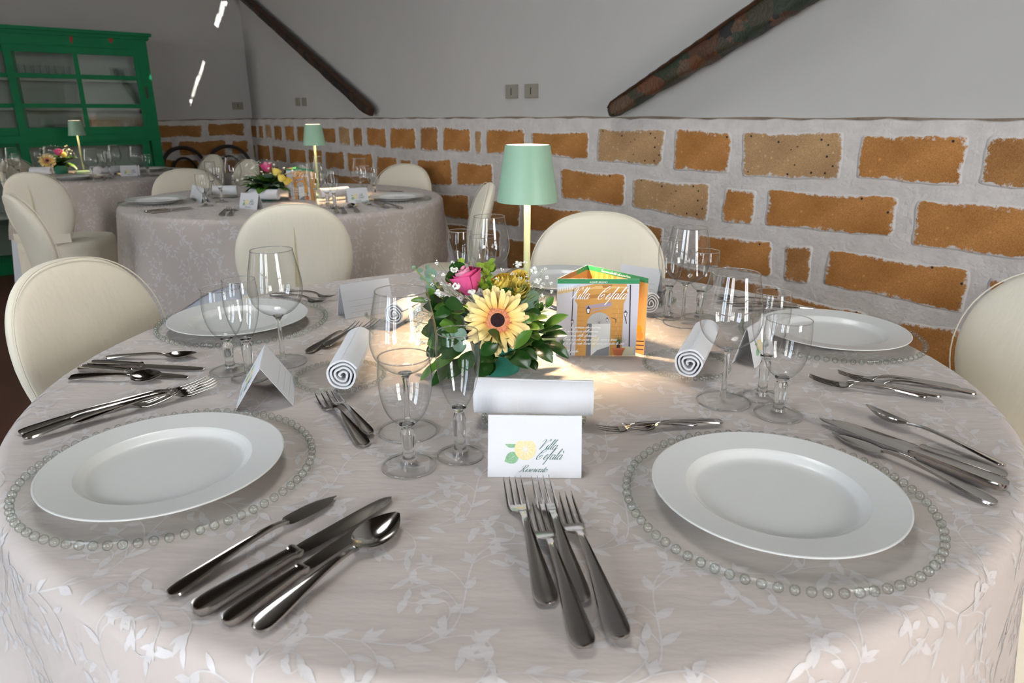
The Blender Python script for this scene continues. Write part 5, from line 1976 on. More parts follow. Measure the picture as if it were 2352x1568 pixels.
def main_bouquet():
    c = onz(1143, 858)
    bx_, by = c[0], c[1] + 0.02
    root = thing('flower_centrepiece', (bx_, by, TOP + 0.0006), 0, 'bouquet of gerbera, rose and greenery in a green bowl, nearest the camera', 'bouquet')
    make_pot(root, 0.036, 0.047, 0.055)
    base = np.array(root.location)

    def P(x, y, dy):
        X, Y = CE[0] + x / CE[2], CE[1] + y / CE[2]
        d = ray(X, Y)
        return EYE + d * ((by + dy) / d[1])

    core = np.array([bx_, by, TOP + 0.055])

    def lf(a, b, w, m, up=(0, -0.5, 0.85), sag=0.08, label=None, **kw):
        mb = leaf_mesh(np.array(a) - base, np.array(b) - base, w, up, sag, **kw)
        return mb.build('leaf', M[m], root, angle=None, label=label)

    gerbera(root, P(992, 765, -0.062), (EYE + np.array([0.05, 0, 0.12]) - P(992, 765, -0.062)), 0.0545, 3)
    rose(root, P(655, 330, -0.005), 0.0255, 5, (M['rose_pink'], M['rose_pale']), (0.32, -0.08))
    for k, (x, y, dy, r) in enumerate(((1030, 385, 0.02, 0.020), (1215, 360, 0.03, 0.021), (1230, 440, 0.012, 0.019))):
        rose(root, P(x, y, dy), r, 11 + k, (M['yellow_petal'], M['yellow_petal']), (0.6, 0.3 - 0.3 * k), 'yellow_bloom', 'yellow bloom behind the gerbera')
    D, MI, LI = 'leaf_dark', 'leaf_mid', 'leaf_lime'
    LV = [((1480, 880, -.02), (1790, 705, -.035), .021, MI), ((1480, 905, -.03), (1735, 845, -.05), .014, D), ((1460, 960, -.02), (1782, 930, -.05), .020, D),
          ((1500, 990, -.02), (1795, 1195, -.075), .021, D), ((1390, 1060, -.05), (1610, 1240, -.095), .022, D), ((1360, 1040, -.03), (1620, 1150, -.07), .018, D),
          ((1130, 1110, -.07), (1340, 1310, -.115), .032, D), ((1190, 1090, -.06), (1440, 1210, -.10), .022, D), ((1190, 1085, -.085), (1385, 880, -.085), .020, MI),
          ((1180, 1080, -.08), (1400, 990, -.09), .022, D), ((1075, 1085, -.075), (885, 885, -.10), .028, D), ((1010, 1010, -.085), (820, 1160, -.10), .026, D),
          ((1000, 1165, -.07), (800, 1235, -.095), .026, D), ((900, 1180, -.05), (790, 1420, -.085), .030, D), ((880, 1210, -.05), (905, 1380, -.08), .024, D),
          ((1060, 1150, -.06), (1130, 1190, -.10), .028, D), ((1340, 1200, -.06), (1430, 1325, -.09), .016, D), ((1230, 1180, -.06), (1380, 1270, -.10), .024, D),
          ((1290, 850, -.05), (1470, 860, -.07), .016, LI), ((1340, 770, -.03), (1560, 735, -.05), .014, LI), ((1350, 880, -.05), (1520, 850, -.065), .020, MI),
          ((1330, 800, -.04), (1440, 720, -.05), .016, MI), ((1380, 920, -.05), (1460, 985, -.07), .014, MI), ((1250, 620, 0), (1480, 690, -.02), .02, D),
          ((1545, 620, -.01), (1620, 500, -.01), .014, MI), ((1470, 660, -.01), (1500, 560, -.015), .013, MI),
          ((640, 690, -.03), (240, 655, -.02), .022, D), ((620, 650, -.02), (430, 610, -.03), .026, D), ((470, 660, -.02), (290, 560, -.025), .034, D),
          ((640, 640, -.01), (500, 720, -.05), .030, D), ((560, 740, -.03), (240, 735, -.04), .024, D), ((520, 850, -.03), (260, 820, -.045), .026, D),
          ((560, 900, -.03), (260, 960, -.05), .026, D), ((600, 1000, -.04), (300, 1080, -.06), .024, D), ((640, 1060, -.05), (360, 1200, -.075), .026, D),
          ((560, 1130, -.04), (240, 1330, -.07), .020, MI), ((600, 1180, -.04), (250, 1500, -.075), .022, D), ((640, 1200, -.04), (440, 1430, -.085), .026, D),
          ((420, 1180, -.03), (120, 1445, -.05), .014, MI), ((700, 1100, -.06), (600, 1350, -.09), .026, D),
          ((560, 260, 0), (520, 100, 0.01), .026, D), ((500, 340, 0), (470, 180, -.01), .030, D), ((600, 130, 0.01), (575, 60, 0.015), .010, LI), ((260, 560, -.02), (10, 540, -.02), .012, MI),
          ((250, 520, -.01), (210, 395, -.01), .014, MI), ((330, 420, 0), (190, 430, 0), .016, D), ((390, 420, 0), (290, 385, -.01), .022, D),
          ((1090, 500, -.01), (1110, 390, 0.0), .020, D), ((1160, 480, 0), (1300, 380, 0.01), .018, MI), ((1240, 420, .01), (1340, 372, .01), .010, LI)]
    for (x0, y0, q0), (x1, y1, q1), w, m in LV:
        lf(P(x0, y0, q0), P(x1, y1, q1), w, m)
    # lime sprig: whorls of narrow leaves
    rr = random.Random(21)
    for i in range(34):
        t = rr.random()
        x0, y0 = 870 + rr.uniform(-25, 25), 420 - 300 * t
        a = rr.uniform(-1.35, 1.35)
        l_ = rr.uniform(70, 120)
        x1, y1 = x0 + l_ * math.sin(a), y0 - l_ * math.cos(a) * 0.75
        q = rr.uniform(-.02, .02)
        lf(P(x0, y0, 0), P(x1, y1, q), 0.0075, LI if rr.random() < 0.75 else MI, (math.sin(a) * 0.4, -0.8, 0.4), 0.05)
    for x, y in ((760, 340), (800, 400), (830, 440), (960, 420), (1000, 430)):
        lf(P(x + 40, y + 50, -.01), P(x, y - 20, -.025), 0.011, LI)
    # eucalyptus discs
    for x, y, r, dy in ((400, 800, 90, -.05), (560, 770, 72, -.05), (450, 890, 84, -.065), (440, 975, 92, -.06), (585, 920, 72, -.075), (570, 1050, 74, -.07), (240, 235, 70, 0), (215, 295, 42, 0), (245, 390, 62, 0), (590, 700, 60, -.04), (340, 830, 60, -.04),
                        (1190, 500, 74, 0), (1290, 480, 60, 0.01), (1390, 490, 72, 0), (1180, 615, 60, -.01), (1330, 590, 80, -.02), (1230, 560, 60, 0), (1420, 560, 50, 0), (120, 200, 34, .01), (205, 160, 30, .01), (50, 165, 22, .01), (150, 280, 30, .01)):
        p = P(x, y, dy)
        rad = r / CE[2] / 1400
        nn = np.array([rr.uniform(-.5, .5), -0.9, 0.45 + rr.uniform(-.3, .4)])
        nn /= np.linalg.norm(nn)
        s1 = np.cross(nn, [0, 0, 1])
        s1 /= np.linalg.norm(s1)
        s2 = np.cross(s1, nn)
        rings = [[p + (s1 * math.cos(a) + s2 * math.sin(a) * 0.92) * rad * e + nn * rad * 0.14 * e * e - base for a in np.linspace(0, 2 * PI, 21)[:-1]] for e in (0.02, 0.5, 0.85, 1.0)]
        MB().grid(rings, wrap=True).build('eucalyptus_leaf', M['euca'], root, angle=None, label='round grey-green eucalyptus leaf')
    for (x0, y0), (x1, y1) in (((420, 560), (50, 160)), ((460, 700), (430, 980)), ((1180, 640), (1400, 470)), ((340, 420), (230, 230))):
        MB().tube([P(x0, y0, -.02) - base, P((x0 + x1) / 2, (y0 + y1) / 2 + 15, -.03) - base, P(x1, y1, -.03) - base], 0.0011, 6).build('twig', M['stem'], root)
    big = [(505, 190), (525, 375), (700, 440), (375, 490), (480, 530), (570, 525), (1450, 320), (1545, 590), (1230, 130), (1400, 200), (330, 455), (620, 545), (430, 510), (110, 640), (60, 690)]
    sm = [(310, 120), (265, 265), (315, 245), (385, 250), (260, 360), (365, 350), (410, 365), (455, 365), (625, 370), (430, 440), (290, 490), (540, 520), (220, 540), (190, 530), (20, 650), (90, 740), (145, 690), (100, 800), (95, 880), (40, 720), (130, 600), (160, 560), (20, 770), (70, 830), (125, 760),
          (1320, 260), (1250, 290), (1160, 240), (1325, 320), (1550, 280), (1380, 385), (1480, 385), (1510, 350), (1480, 560), (1510, 640), (1045, 190), (990, 290), (1130, 410), (1500, 205), (1540, 180), (1600, 345), (1310, 110), (1600, 440), (1540, 700), (1500, 480), (490, 110), (350, 400), (240, 700), (120, 985), (150, 1010), (100, 1030)]
    pts = [(P(x, y, rr.uniform(-.05, .0)), 0.0068) for x, y in big] + [(P(x, y, rr.uniform(-.03, .01)), 0.0036) for x, y in sm] + [(P(x + rr.uniform(-60, 60), y + rr.uniform(-50, 50), rr.uniform(-.03, .01)), 0.0021) for x, y in big + sm[::2]]
    blooms(root, pts, 'white_bloom', 9, core + np.array([0, 0, 0.02]))
    # leaves filling the heart of the bouquet all round
    # darker foliage spilling over at the left, seen through the glasses
    for i in range(46):
        x0, y0 = rr.uniform(330, 640), rr.uniform(560, 1080)
        a = PI + rr.uniform(-0.75, 0.75)
        l_ = rr.uniform(130, 270)
        q = rr.uniform(-.07, .0)
        lf(P(x0, y0, q), P(x0 + l_ * math.cos(a), y0 - l_ * math.sin(a) * 0.7 + 25, q - 0.02), rr.uniform(0.016, 0.026), D if rr.random() < 0.75 else MI, (rr.uniform(-.4, .4), -0.7, 0.6))
    for i in range(26):
        x0, y0 = rr.uniform(1130, 1330), rr.uniform(640, 1060)
        a = rr.uniform(-0.6, 0.5)
        l_ = rr.uniform(120, 220)
        q = rr.uniform(-.05, .01)
        lf(P(x0, y0, q), P(x0 + l_ * math.cos(a), y0 - l_ * math.sin(a) * 0.7 + 20, q - 0.02), rr.uniform(0.015, 0.022), D if rr.random() < 0.6 else MI, (rr.uniform(-.4, .4), -0.7, 0.6))
    for i in range(58):
        a = rr.uniform(0, 2 * PI)
        e = rr.uniform(0.05, 1.1)
        L = rr.uniform(0.055, 0.085) * (1 if e < 0.7 else 0.75)
        d = np.array([math.cos(a) * math.cos(e), math.sin(a) * math.cos(e), math.sin(e) * 0.75])
        s = core + d * 0.02
        lf(s, s + d * L, rr.uniform(0.020, 0.028), D if rr.random() < 0.8 else MI, (0, 0, 1), 0.10)
    return root


main_bouquet()


def small_bouquet(c, label, flowers, seed, scale=1.0):
    root = thing('flower_centrepiece', (c[0], c[1], TOP + 0.0006), 0, label, 'bouquet')
    make_pot(root, 0.036, 0.047, 0.055)
    base = np.array(root.location)
    rr = random.Random(seed)
    core = np.array([0, 0, 0.060])
    to = -np.array([c[0], c[1], 0])
    to /= np.linalg.norm(to)
    sd = np.array([to[1], -to[0], 0])                    # picture right is -sd
    for i in range(130):
        a, e = rr.uniform(0, 2 * PI), rr.uniform(-0.40, 1.25)
        L = rr.uniform(0.075, 0.125) * (1 if e < 0.6 else 0.72)
        d = np.array([math.cos(a) * math.cos(e), math.sin(a) * math.cos(e), math.sin(e) * 0.75])
        leaf_mesh(core + d * 0.015, core + d * (0.015 + L), rr.uniform(0.030, 0.046), (0, 0, 1), 0.10).build('leaf', M[rr.choice(['leaf_dark', 'leaf_dark', 'leaf_mid', 'euca'])], root, angle=None)
    for k, (kind, x, z, f) in enumerate(flowers):
        p = base + to * f - sd * x + np.array([0, 0, z])
        if kind == 'gerbera':
            gerbera(root, p, to + np.array([0, 0, 0.35]), 0.052, seed + k, full=False)
        elif kind == 'rose':
            rose(root, p, 0.025, seed + k, (M['rose_pink'], M['rose_pale']), (0.2, 0))
        else:
            rose(root, p, 0.020, seed + k, (M['yellow_petal'], M['yellow_petal']), (0.5, 0.2), 'yellow_bloom', 'yellow bloom')
    pts = []
    for i in range(46):
        a, e = rr.uniform(0, 2 * PI), rr.uniform(0.2, 1.2)
        q = rr.uniform(0.11, 0.150)
        pts.append((base + core + np.array([math.cos(a) * math.cos(e), math.sin(a) * math.cos(e), math.sin(e)]) * q, rr.choice([0.0065, 0.0036, 0.0036])))
    blooms(root, pts, 'white_bloom', seed, base + core)


small_bouquet(onz(618, 459), 'bouquet with a pink rose and yellow blooms on the middle table', [('rose', 0.005, 0.158, 0.05), ('yellow', 0.090, 0.092, 0.085), ('yellow', 0.066, 0.108, 0.085), ('yellow', 0.045, 0.132, 0.05)], 31)
small_bouquet(onz(143, 398), 'bouquet with a yellow gerbera on the table by the cabinet', [('gerbera', -0.07, 0.095, 0.115), ('rose', 0.0, 0.145, 0.07), ('yellow', 0.03, 0.125, 0.06)], 47)


# ================================================================== folded leaflets
def lf_col(name, c, r=0.45):
    if name not in M:
        M[name] = mat(name, c, r)
    return M[name]


def leaflet(A, B, C_, D_, zt, label):
    """A-B cover, A-C left fold, C-D back fold (ground points), zt top height above the table"""
    root = thing('folded_leaflet', (A[0], A[1], TOP + 0.0006), 0, label, 'leaflet')
    base = np.array([A[0], A[1], 0])
    h = zt - TOP
    up = np.array([0, 0, 1.0])
    t = 0.0005

    def panel(p, q, nm):
        p, q = np.array([p[0], p[1], 0]) - base, np.array([q[0], q[1], 0]) - base
        d = q - p
        n_ = np.cross(d, up)
        n_ /= np.linalg.norm(n_)
        vs = [p, q, q + up * h, p + up * h] + [v - n_ * t for v in (p, q, q + up * h, p + up * h)]
        MB().add(vs, [(0, 1, 2, 3), (7, 6, 5, 4), (0, 4, 5, 1), (1, 5, 6, 2), (2, 6, 7, 3), (3, 7, 4, 0)]).build(nm, M['paper'], root, smooth=False)
        return p, d / np.linalg.norm(d), np.linalg.norm(d)

    o, ex, W = panel(A, B, 'cover_panel')
    pr = Print(o, ex, up, 0.0002)
    g = lf_col('print_green', (0.035, 0.24, 0.10))

    def Q(x, y):
        return ((x - 55) / 1225 * W, (1488 - y) / 1140 * h)

    def pol(pts, name, c):
        pr.poly([Q(*p) for p in pts], lf_col(name, c))

    pol([(55, 1488), (1280, 1488), (1280, 348), (55, 348)], 'print_wall', (0.58, 0.56, 0.62))
    pol([(55, 520), (340, 440), (640, 348), (55, 348)], 'print_sky', (0.55, 0.68, 0.80))
    pol([(60, 570), (350, 520), (350, 470), (60, 500)], 'print_cornice', (0.60, 0.42, 0.22))
    for i in range(9):
        pol([(70 + 26 * i, 530 - 4 * i), (84 + 26 * i, 528 - 4 * i), (84 + 26 * i, 465 - 4 * i), (70 + 26 * i, 467 - 4 * i)], 'print_white', (0.78, 0.78, 0.80))
    pol([(320, 655), (345, 640), (360, 470), (620, 420), (1090, 420), (1120, 510), (1080, 660), (1062, 700), (1062, 1488), (350, 1488), (365, 720)], 'print_stone', (0.58, 0.30, 0.08))
    pol([(350, 640), (360, 600), (1110, 520), (1085, 600)], 'print_stone_dark', (0.42, 0.19, 0.05))
    pol([(380, 520), (640, 450), (1090, 455), (1100, 480), (640, 490)], 'print_stone_pale', (0.70, 0.45, 0.18))
    pol([(720, 430), (880, 425), (860, 470), (740, 480)], 'print_stone_dark', (0.42, 0.19, 0.05))
    for r_ in range(11):
        y = 760 + 66 * r_
        pol([(372, y), (470, y), (470, y + 5), (372, y + 5)], 'print_stone_dark', (0.42, 0.19, 0.05))
        pol([(890, y + 20), (1050, y + 20), (1050, y + 25), (890, y + 25)], 'print_stone_dark', (0.42, 0.19, 0.05))
        pol([(960 + 30 * (r_ % 2), y + 20), (966 + 30 * (r_ % 2), y + 20), (966 + 30 * (r_ % 2), y - 40), (960 + 30 * (r_ % 2), y - 40)], 'print_stone_pale', (0.70, 0.45, 0.18))
    arch = [(515, 1488), (515, 1010)] + [(698 - 183 * math.cos(a), 1010 - 178 * math.sin(a)) for a in np.linspace(0.1, PI - 0.1, 14)] + [(880, 1010), (880, 1488)]
    pol(arch, 'print_arch', (0.42, 0.42, 0.42))
    pol([(590, 1488), (590, 1010), (870, 1000), (872, 1488)], 'print_court', (0.66, 0.67, 0.66))
    pol([(600, 1380), (700, 1320), (700, 1200), (600, 1200)], 'print_cream', (0.72, 0.66, 0.48))
    pol([(590, 1488), (690, 1400), (870, 1340), (872, 1488)], 'print_road', (0.22, 0.22, 0.24))
    pol([(515, 1488), (515, 1000), (590, 1000), (590, 1488)], 'print_gate', (0.16, 0.16, 0.17))
    for i in range(9):
        a = 0.25 + (PI - 0.5) * i / 8
        pol([(698, 1000), (704, 1000), (698 - 160 * math.cos(a), 1000 - 150 * math.sin(a))], 'print_gate', (0.16, 0.16, 0.17))
    pol([(490, 790), (880, 740), (880, 680), (490, 735)], 'print_sign', (0.36, 0.30, 0.38))
    pol([(570, 830), (680, 800), (850, 770), (840, 760), (670, 785), (565, 815)], 'print_sign', (0.36, 0.30, 0.38))
    dk = ('print_dark', (0.05, 0.04, 0.05))
    pol([(272, 1480), (284, 1480), (300, 500), (288, 500)], *dk)
    pol([(1172, 1475), (1190, 1475), (1156, 430), (1138, 430)], *dk)
    for x, y, s in ((1095, 850, 1.0), (290, 970, 0.8), (530, 800, 1.2), (820, 940, 0.7)):
        pol([(x - 30 * s, y - 20 * s), (x + 30 * s, y - 20 * s), (x + 16 * s, y + 45 * s), (x - 16 * s, y + 45 * s)], *dk)
        pol([(x - 18 * s, y - 12 * s), (x + 18 * s, y - 12 * s), (x + 10 * s, y + 36 * s), (x - 10 * s, y + 36 * s)], 'print_white', (0.78, 0.78, 0.80))
        pol([(x - 22 * s, y - 22 * s), (x + 22 * s, y - 22 * s), (x, y - 55 * s)], *dk)
    pol([(1085, 900), (1100, 900), (1125, 1000), (1110, 1000)], *dk)
    pol([(880, 905), (960, 930), (955, 1010), (945, 935), (880, 915)], *dk)
    pol([(1062, 1488), (1250, 1488), (1250, 1345), (1062, 1345)], 'print_cream', (0.72, 0.66, 0.48))
    rr = random.Random(4)
    for cx, cy, s in ((1010, 1290, 1.0), (140, 1300, 0.75)):
        for i in range(17):
            a = PI * (0.02 + 0.96 * i / 16)
            l_ = (150 + 20 * rr.random()) * s
            tx, ty = cx + l_ * math.cos(a), cy - l_ * math.sin(a) * 0.95 + 20 * s
            pol([(cx - 8, cy), (cx + 8, cy), (tx, ty + 18 * abs(math.cos(a)))], 'print_palm', (0.05, 0.13, 0.06))
        pol([(cx - 28 * s, cy + 75 * s), (cx + 28 * s, cy + 75 * s), (cx + 20 * s, cy - 10), (cx - 20 * s, cy - 10)], *dk)
        pol([(cx - 100 * s, cy + 75 * s), (cx + 105 * s, cy + 75 * s), (cx + 98 * s, cy + 105 * s), (cx - 92 * s, cy + 105 * s)], 'print_terracotta2', (0.62, 0.20, 0.09))
        pol([(cx - 88 * s, cy + 105 * s), (cx + 92 * s, cy + 105 * s), (cx + 62 * s, cy + 190 * s), (cx - 58 * s, cy + 190 * s)], 'print_terracotta', (0.55, 0.16, 0.07))
    pr.rect(0, h * 0.942, W, h, g)
    pr.sans('AGRITURISMO', W * 0.50, h * 0.948, h * 0.034, M['ink_white'])
    x, y = Q(265, 640)
    pr.script('Villa', x, y, h * 0.072, M['ink_white'], 0.085, 0.62, width=W * 0.205)
    x, y = Q(660, 640)
    pr.script('Cefalà', x, y, h * 0.074, M['ink_white'], 0.085, 0.62, width=W * 0.33)
    for (x, y, wd), s in (((240, 1070, 490), '...la purezza dei contorni,'), ((155, 1130, 540), 'la morbidezza dell\'assieme,'), ((155, 1195, 520), 'la gamma delle sfumature,'), ((155, 1255, 830), 'l\'armonia che univa il cielo, mare e terra.'), ((155, 1315, 960), 'Chi lo ha visto l\'avrà nel cuore per tutta la vita".'), ((160, 1435, 230), 'J. W. Goethe')):
        q = Q(x, y)
        pr.script(s, q[0], q[1], h * 0.018, M['ink_white'], 0.13, 0.5, width=wd / 1225 * W, hair=0.6)
    pr.build('cover_print', root, label='cover photo of a stone gateway with white script title')
    for (p, q, nm, txt) in ((A, C_, 'left_fold', False), (C_, D_, 'back_fold', True)):
        o, ex, W2 = panel(p, q, nm)
        pr = Print(o, ex, up, 0.0002)
        pr.rect(0, 0, W2, h, lf_col('print_amber', (0.70, 0.36, 0.11)))
        if txt:
            pr.rect(W2 * 0.06, h * 0.30, W2 * 0.5, h * 0.94, lf_col('print_room', (0.62, 0.25, 0.05)))
            for i in range(4):
                pr.rect(W2 * (0.14 + 0.09 * i), h * 0.5, W2 * (0.18 + 0.09 * i), h * 0.93, lf_col('print_bottle', (0.85, 0.42, 0.10)))
            pr.rect(W2 * 0.5, h * 0.55, W2 * 0.82, h * 0.93, lf_col('print_sand', (0.66, 0.44, 0.18)))
            pr.rect(W2 * 0.5, h * 0.79, W2 * 0.82, h * 0.80, lf_col('print_dark', (0.05, 0.04, 0.05)))
            pr.poly([(W2 * (0.9 + 0.045 * math.cos(a)), h * (0.32 + 0.05 * math.sin(a))) for a in np.linspace(0, 2 * PI, 13)[:-1]], lf_col('print_fruit', (0.85, 0.32, 0.02)))
            pr.poly([(W2 * (0.92 + 0.05 * math.cos(a)), h * (0.24 + 0.06 * math.sin(a))) for a in np.linspace(0, 2 * PI, 13)[:-1]], lf_col('print_room', (0.62, 0.25, 0.05)))
            for i in range(3):
                pr.poly([(W2 * 0.85, h * (0.03 + 0.055 * i)), (W2 * 0.99, h * (0.06 + 0.055 * i)), (W2 * 0.99, h * (0.075 + 0.055 * i)), (W2 * 0.85, h * (0.045 + 0.055 * i))], lf_col('print_dark', (0.05, 0.04, 0.05)))
        else:
            pr.rect(W2 * 0.35, h * 0.3, W2 * 0.85, h * 0.86, lf_col('print_cream', (0.72, 0.66, 0.48)))
            pr.rect(0, h * 0.935, W2 * 0.6, h, lf_col('print_brown', (0.28, 0.15, 0.07)))
        pr.rect(0 if txt else W2 * 0.6, h * 0.935, W2, h, g)
        if txt:
            pr.script('Vieni a vivere i colori della Sicilia in piena Natura', W2 * 0.24, h * 0.952, h * 0.016, M['ink_white'], 0.13, 0.5, width=W2 * 0.48, hair=0.6)
        pr.build('inner_print', root)


GL['P'] = (1.0, [[(.3, 2.0), (.2, 1.0), (.05, 0)], [(-.1, 1.4), (.1, 2.0), (.6, 2.1), (.8, 1.6), (.5, 1.15), (.2, 1.2)]])
A_, B_2 = onz(1277, 817), onz(1459, 818)
zt = z_over(A_, 1280, 641)
leaflet(A_, B_2, onz(1350, 609, zt), onz(1490, 640, zt), zt, 'folded brochure with a stone gateway photo, beside the main bouquet')
A2, B2x = onz(664, 458), onz(720, 459)
zt2 = z_over(A2, 661, 387)
leaflet(A2, B2x, onz(680, 383, zt2), onz(722, 390, zt2), zt2, 'folded brochure with a gateway photo on the middle table')

# ================================================================== laying the tables
table_lamp(onz(1209, 776), 'sage green table lamp on the foreground table', (1205, 333), energy=5.5)
table_lamp(onz(733, 453), 'sage green table lamp on the middle table', energy=3.5)
table_lamp(onz(194, 397), 'sage green table lamp in front of the green cabinet', energy=3.5)

SET = [((0.2901, 0.6812), 'on the near right of the foreground table'), ((-0.4076, 0.7526), 'on the near left of the foreground table'),
       ((-0.5463, 1.3705), 'on the far left of the foreground table'), ((0.6081, 1.2807), 'on the right of the foreground table by the wall'),
       ((0.125, 1.705), 'at the back of the foreground table, before the chair')]
m5 = onz(363, 466)
m6 = onz(913, 459)
m7 = onz(668, 437)
SET += [((m5[0], m5[1]), 'on the left of the middle table'), ((m6[0], m6[1]), 'on the right of the middle table')]
f1, f2, f3 = onz(170, 411), onz(340, 392), onz(392, 386)
SET += [((f1[0], f1[1]), 'on the near side of the table by the cabinet'), ((f2[0], f2[1]), 'on the right side of the table by the cabinet')]
for (x, y), where in SET:
    instance(PCH, (x, y, TOP + 0.0006), random.uniform(0, 6), 'clear glass charger with beaded rim ' + where)
    dy = {'on the near left of the foreground table': -0.010, 'on the far left of the foreground table': -0.018, 'on the right of the foreground table by the wall': -0.012}.get(where, 0.0)
    instance(PPL, (x - 0.001, y + dy, TOP + 0.0053), random.uniform(0, 6), 'white dinner plate ' + where)

# side plates and napkins: (plate px, near end px, far end px, radius, where)
NAP = [((1575, 842), (1583, 836), (1622, 764), 0.0255, 'right of the brochure'), ((782, 868), (786, 862), (826, 782), 0.0255, 'left of the bouquet'),
       ((1226, 962), (1362, 917), (1092, 909), 0.0265, 'behind the reserved card'), ((1478, 690), (1495, 697), (1448, 676), 0.0235, 'half hidden behind the brochure'),
       ((918, 722), (905, 722), (948, 700), 0.0235, 'seen through the tall wine glass'),
       ((610, 460), (640, 447), (575, 446), 0.0255, 'beside the middle table bouquet'), ((775, 456), (800, 439), (735, 444), 0.0255, 'behind the middle table glasses'), ((512, 450), (545, 437), (490, 438), 0.0255, 'at the left of the middle table bouquet'),
       ((95, 402), (120, 392), (72, 392), 0.0255, 'left of the far bouquet'), ((262, 398), (285, 388), (228, 391), 0.0255, 'right of the far lamp')]
for i, (pp, a, b, r, where) in enumerate(NAP):
    zz = TOP + 0.0095 + r
    instance(PBR, (*onz(*pp)[:2], TOP + 0.0006), random.uniform(0, 6), 'small beaded glass side plate under the napkin ' + where)
    napkin(onz(*a, z=zz), onz(*b, z=zz), r, 'rolled white napkin ' + where, 3 + i)

# glasses by the pixel of their rim centre
HW, HG, HF = 0.195, 0.141, 0.163
GLS = [
    (PW, HW, (921, 668), 'tall wine glass in front of the bouquet'), (PG, HG, (927, 820), 'water goblet nearest the camera, before the tall wine glass'), (PF, HF, (1050, 762), 'champagne flute in front of the bouquet, left of the reserved card'),
    (PW, HW, (1690, 628), 'large wine glass right of the napkin roll by the brick wall'), (PG, HG, (1814, 735), 'water goblet in front of the white plate at right'), (PF, HF, (1778, 672), 'champagne flute between the large wine glass and the goblet at right'),
    (PW, HW, (623, 574), 'large wine glass in front of the far left plate'), (PF, HF, (547, 642), 'champagne flute before the far left plate, behind the folded card'), (PG, HG, (505, 662), 'water goblet leftmost on the foreground table'),
    (PW, HW, (1124, 497), 'wine glass behind the bouquet, left of the green lamp'), (PF, HF, (1057, 530), 'champagne flute behind the pink rose'), (PG, HG, (1109, 543), 'water goblet seen through the wine glass behind the bouquet'),
    (PW, HW, (1585, 523), 'wine glass behind the brochure, beside the chair'), (PF, HF, (1545, 551), 'champagne flute just right of the brochure'), (PG, HG, (1619, 577), 'water goblet behind the brochure, nearest the bricks'),
    (PW, HW, (530, 361), 'wine glass left of the middle table bouquet'), (PG, HG, (463, 400), 'water goblet leftmost on the middle table'), (PF, HF, (500, 383), 'champagne flute left of the middle table bouquet'), (PF, HF, (481, 371), 'champagne flute behind the leftmost goblet of the middle table'),
    (PW, HW, (719, 374), 'wine glass in front of the middle lamp'), (PG, HG, (748, 399), 'water goblet right of the middle lamp'), (PF, HF, (763, 392), 'champagne flute right of the middle lamp'), (PW, HW, (733, 359), 'wine glass behind the middle lamp'), (PF, HF, (698, 378), 'champagne flute behind the brochure of the middle table'),
    (PW, HW, (824, 364), 'wine glass at the right of the middle table'), (PG, HG, (857, 386), 'water goblet before the chair at the right of the middle table'), (PF, HF, (836, 381), 'champagne flute behind the card at the right of the middle table'),
    (PW, HW, (22, 338), 'wine glass at the left edge of the picture'), (PG, HG, (4, 362), 'water goblet cut by the left edge of the picture'), (PF, HF, (34, 352), 'champagne flute near the left edge of the picture'),
    (PG, HG, (85, 347), 'water goblet left of the far bouquet'), (PW, HW, (109, 335), 'wine glass behind the far bouquet'), (PW, HW, (203, 341), 'wine glass just right of the far lamp'), (PG, HG, (232, 353), 'water goblet right of the far lamp'),
    (PW, HW, (258, 333), 'wine glass in the middle of the far table'), (PF, HF, (245, 346), 'champagne flute behind the far goblet'), (PW, HW, (308, 335), 'wine glass at the right of the far table'), (PG, HG, (334, 354), 'water goblet at the right end of the far table'),
]
for proto, h, px, label in GLS:
    p = onz(*px, z=TOP + h)
    instance(proto, (p[0], p[1], TOP + 0.0006), random.uniform(0, 6), 'clear ' + label)

# tent cards
def px_card(p, q, label, near=None, **kw):
    """p, q: pixels of the two bottom corners (left, right) of the panel that faces the camera side"""
    a, b = onz(*p), onz(*q)
    d = b - a
    yaw = math.atan2(d[1], d[0])
    W = float(np.linalg.norm(d[:2]))
    back = np.array([-math.sin(yaw), math.cos(yaw), 0])
    sp = kw.get('spread', 0.042)
    c = (a + b) / 2 + back * sp / 2
    if kw.pop('flip', False):
        yaw += PI
    return tent_card(c, yaw, label, W=W, H=kw.pop('H', W * 0.735), **kw)


px_card((1120, 1096), (1335, 1099), 'white reserved card with a lemon logo, nearest the camera', H=0.0735, spread=0.045)
# card seen end-on at left: near end (544,938)-(670,938), fold runs away from the camera
a, b, f = onz(544, 938), onz(671, 939), onz(676, 876)
dirn = f - b
tent_card((a + b) / 2 + dirn * 0.5, math.atan2(dirn[1], dirn[0]) + PI, 'white folded card seen end-on between the left plates', W=float(np.linalg.norm(dirn)) * 1.0, H=0.074, spread=float(np.linalg.norm(b - a)))
px_card((794, 733), (906, 714), 'white folded card with lines, behind the tall wine glass', flip=True, H=0.072)
px_card((1415, 676), (1506, 691), 'white folded card behind the brochure', flip=True, H=0.072)
a, b = onz(1668, 848), onz(1738, 802)
dirn = b - a
tent_card((a + b) / 2 + np.array([0.02, 0.0, 0]), math.atan2(dirn[1], dirn[0]), 'white folded card behind the large wine glass at right', W=0.095, H=0.07, spread=0.04)
px_card((549, 478), (590, 482), 'lemon logo card left of the middle table chair', H=0.070)
px_card((800, 467), (848, 464), 'lemon logo card at the right of the middle table', H=0.070)
px_card((436, 456), (463, 466), 'white card behind the left plate of the middle table', flip=True, H=0.070)
px_card((278, 404), (322, 403), 'lemon logo card on the right of the far table', H=0.070)
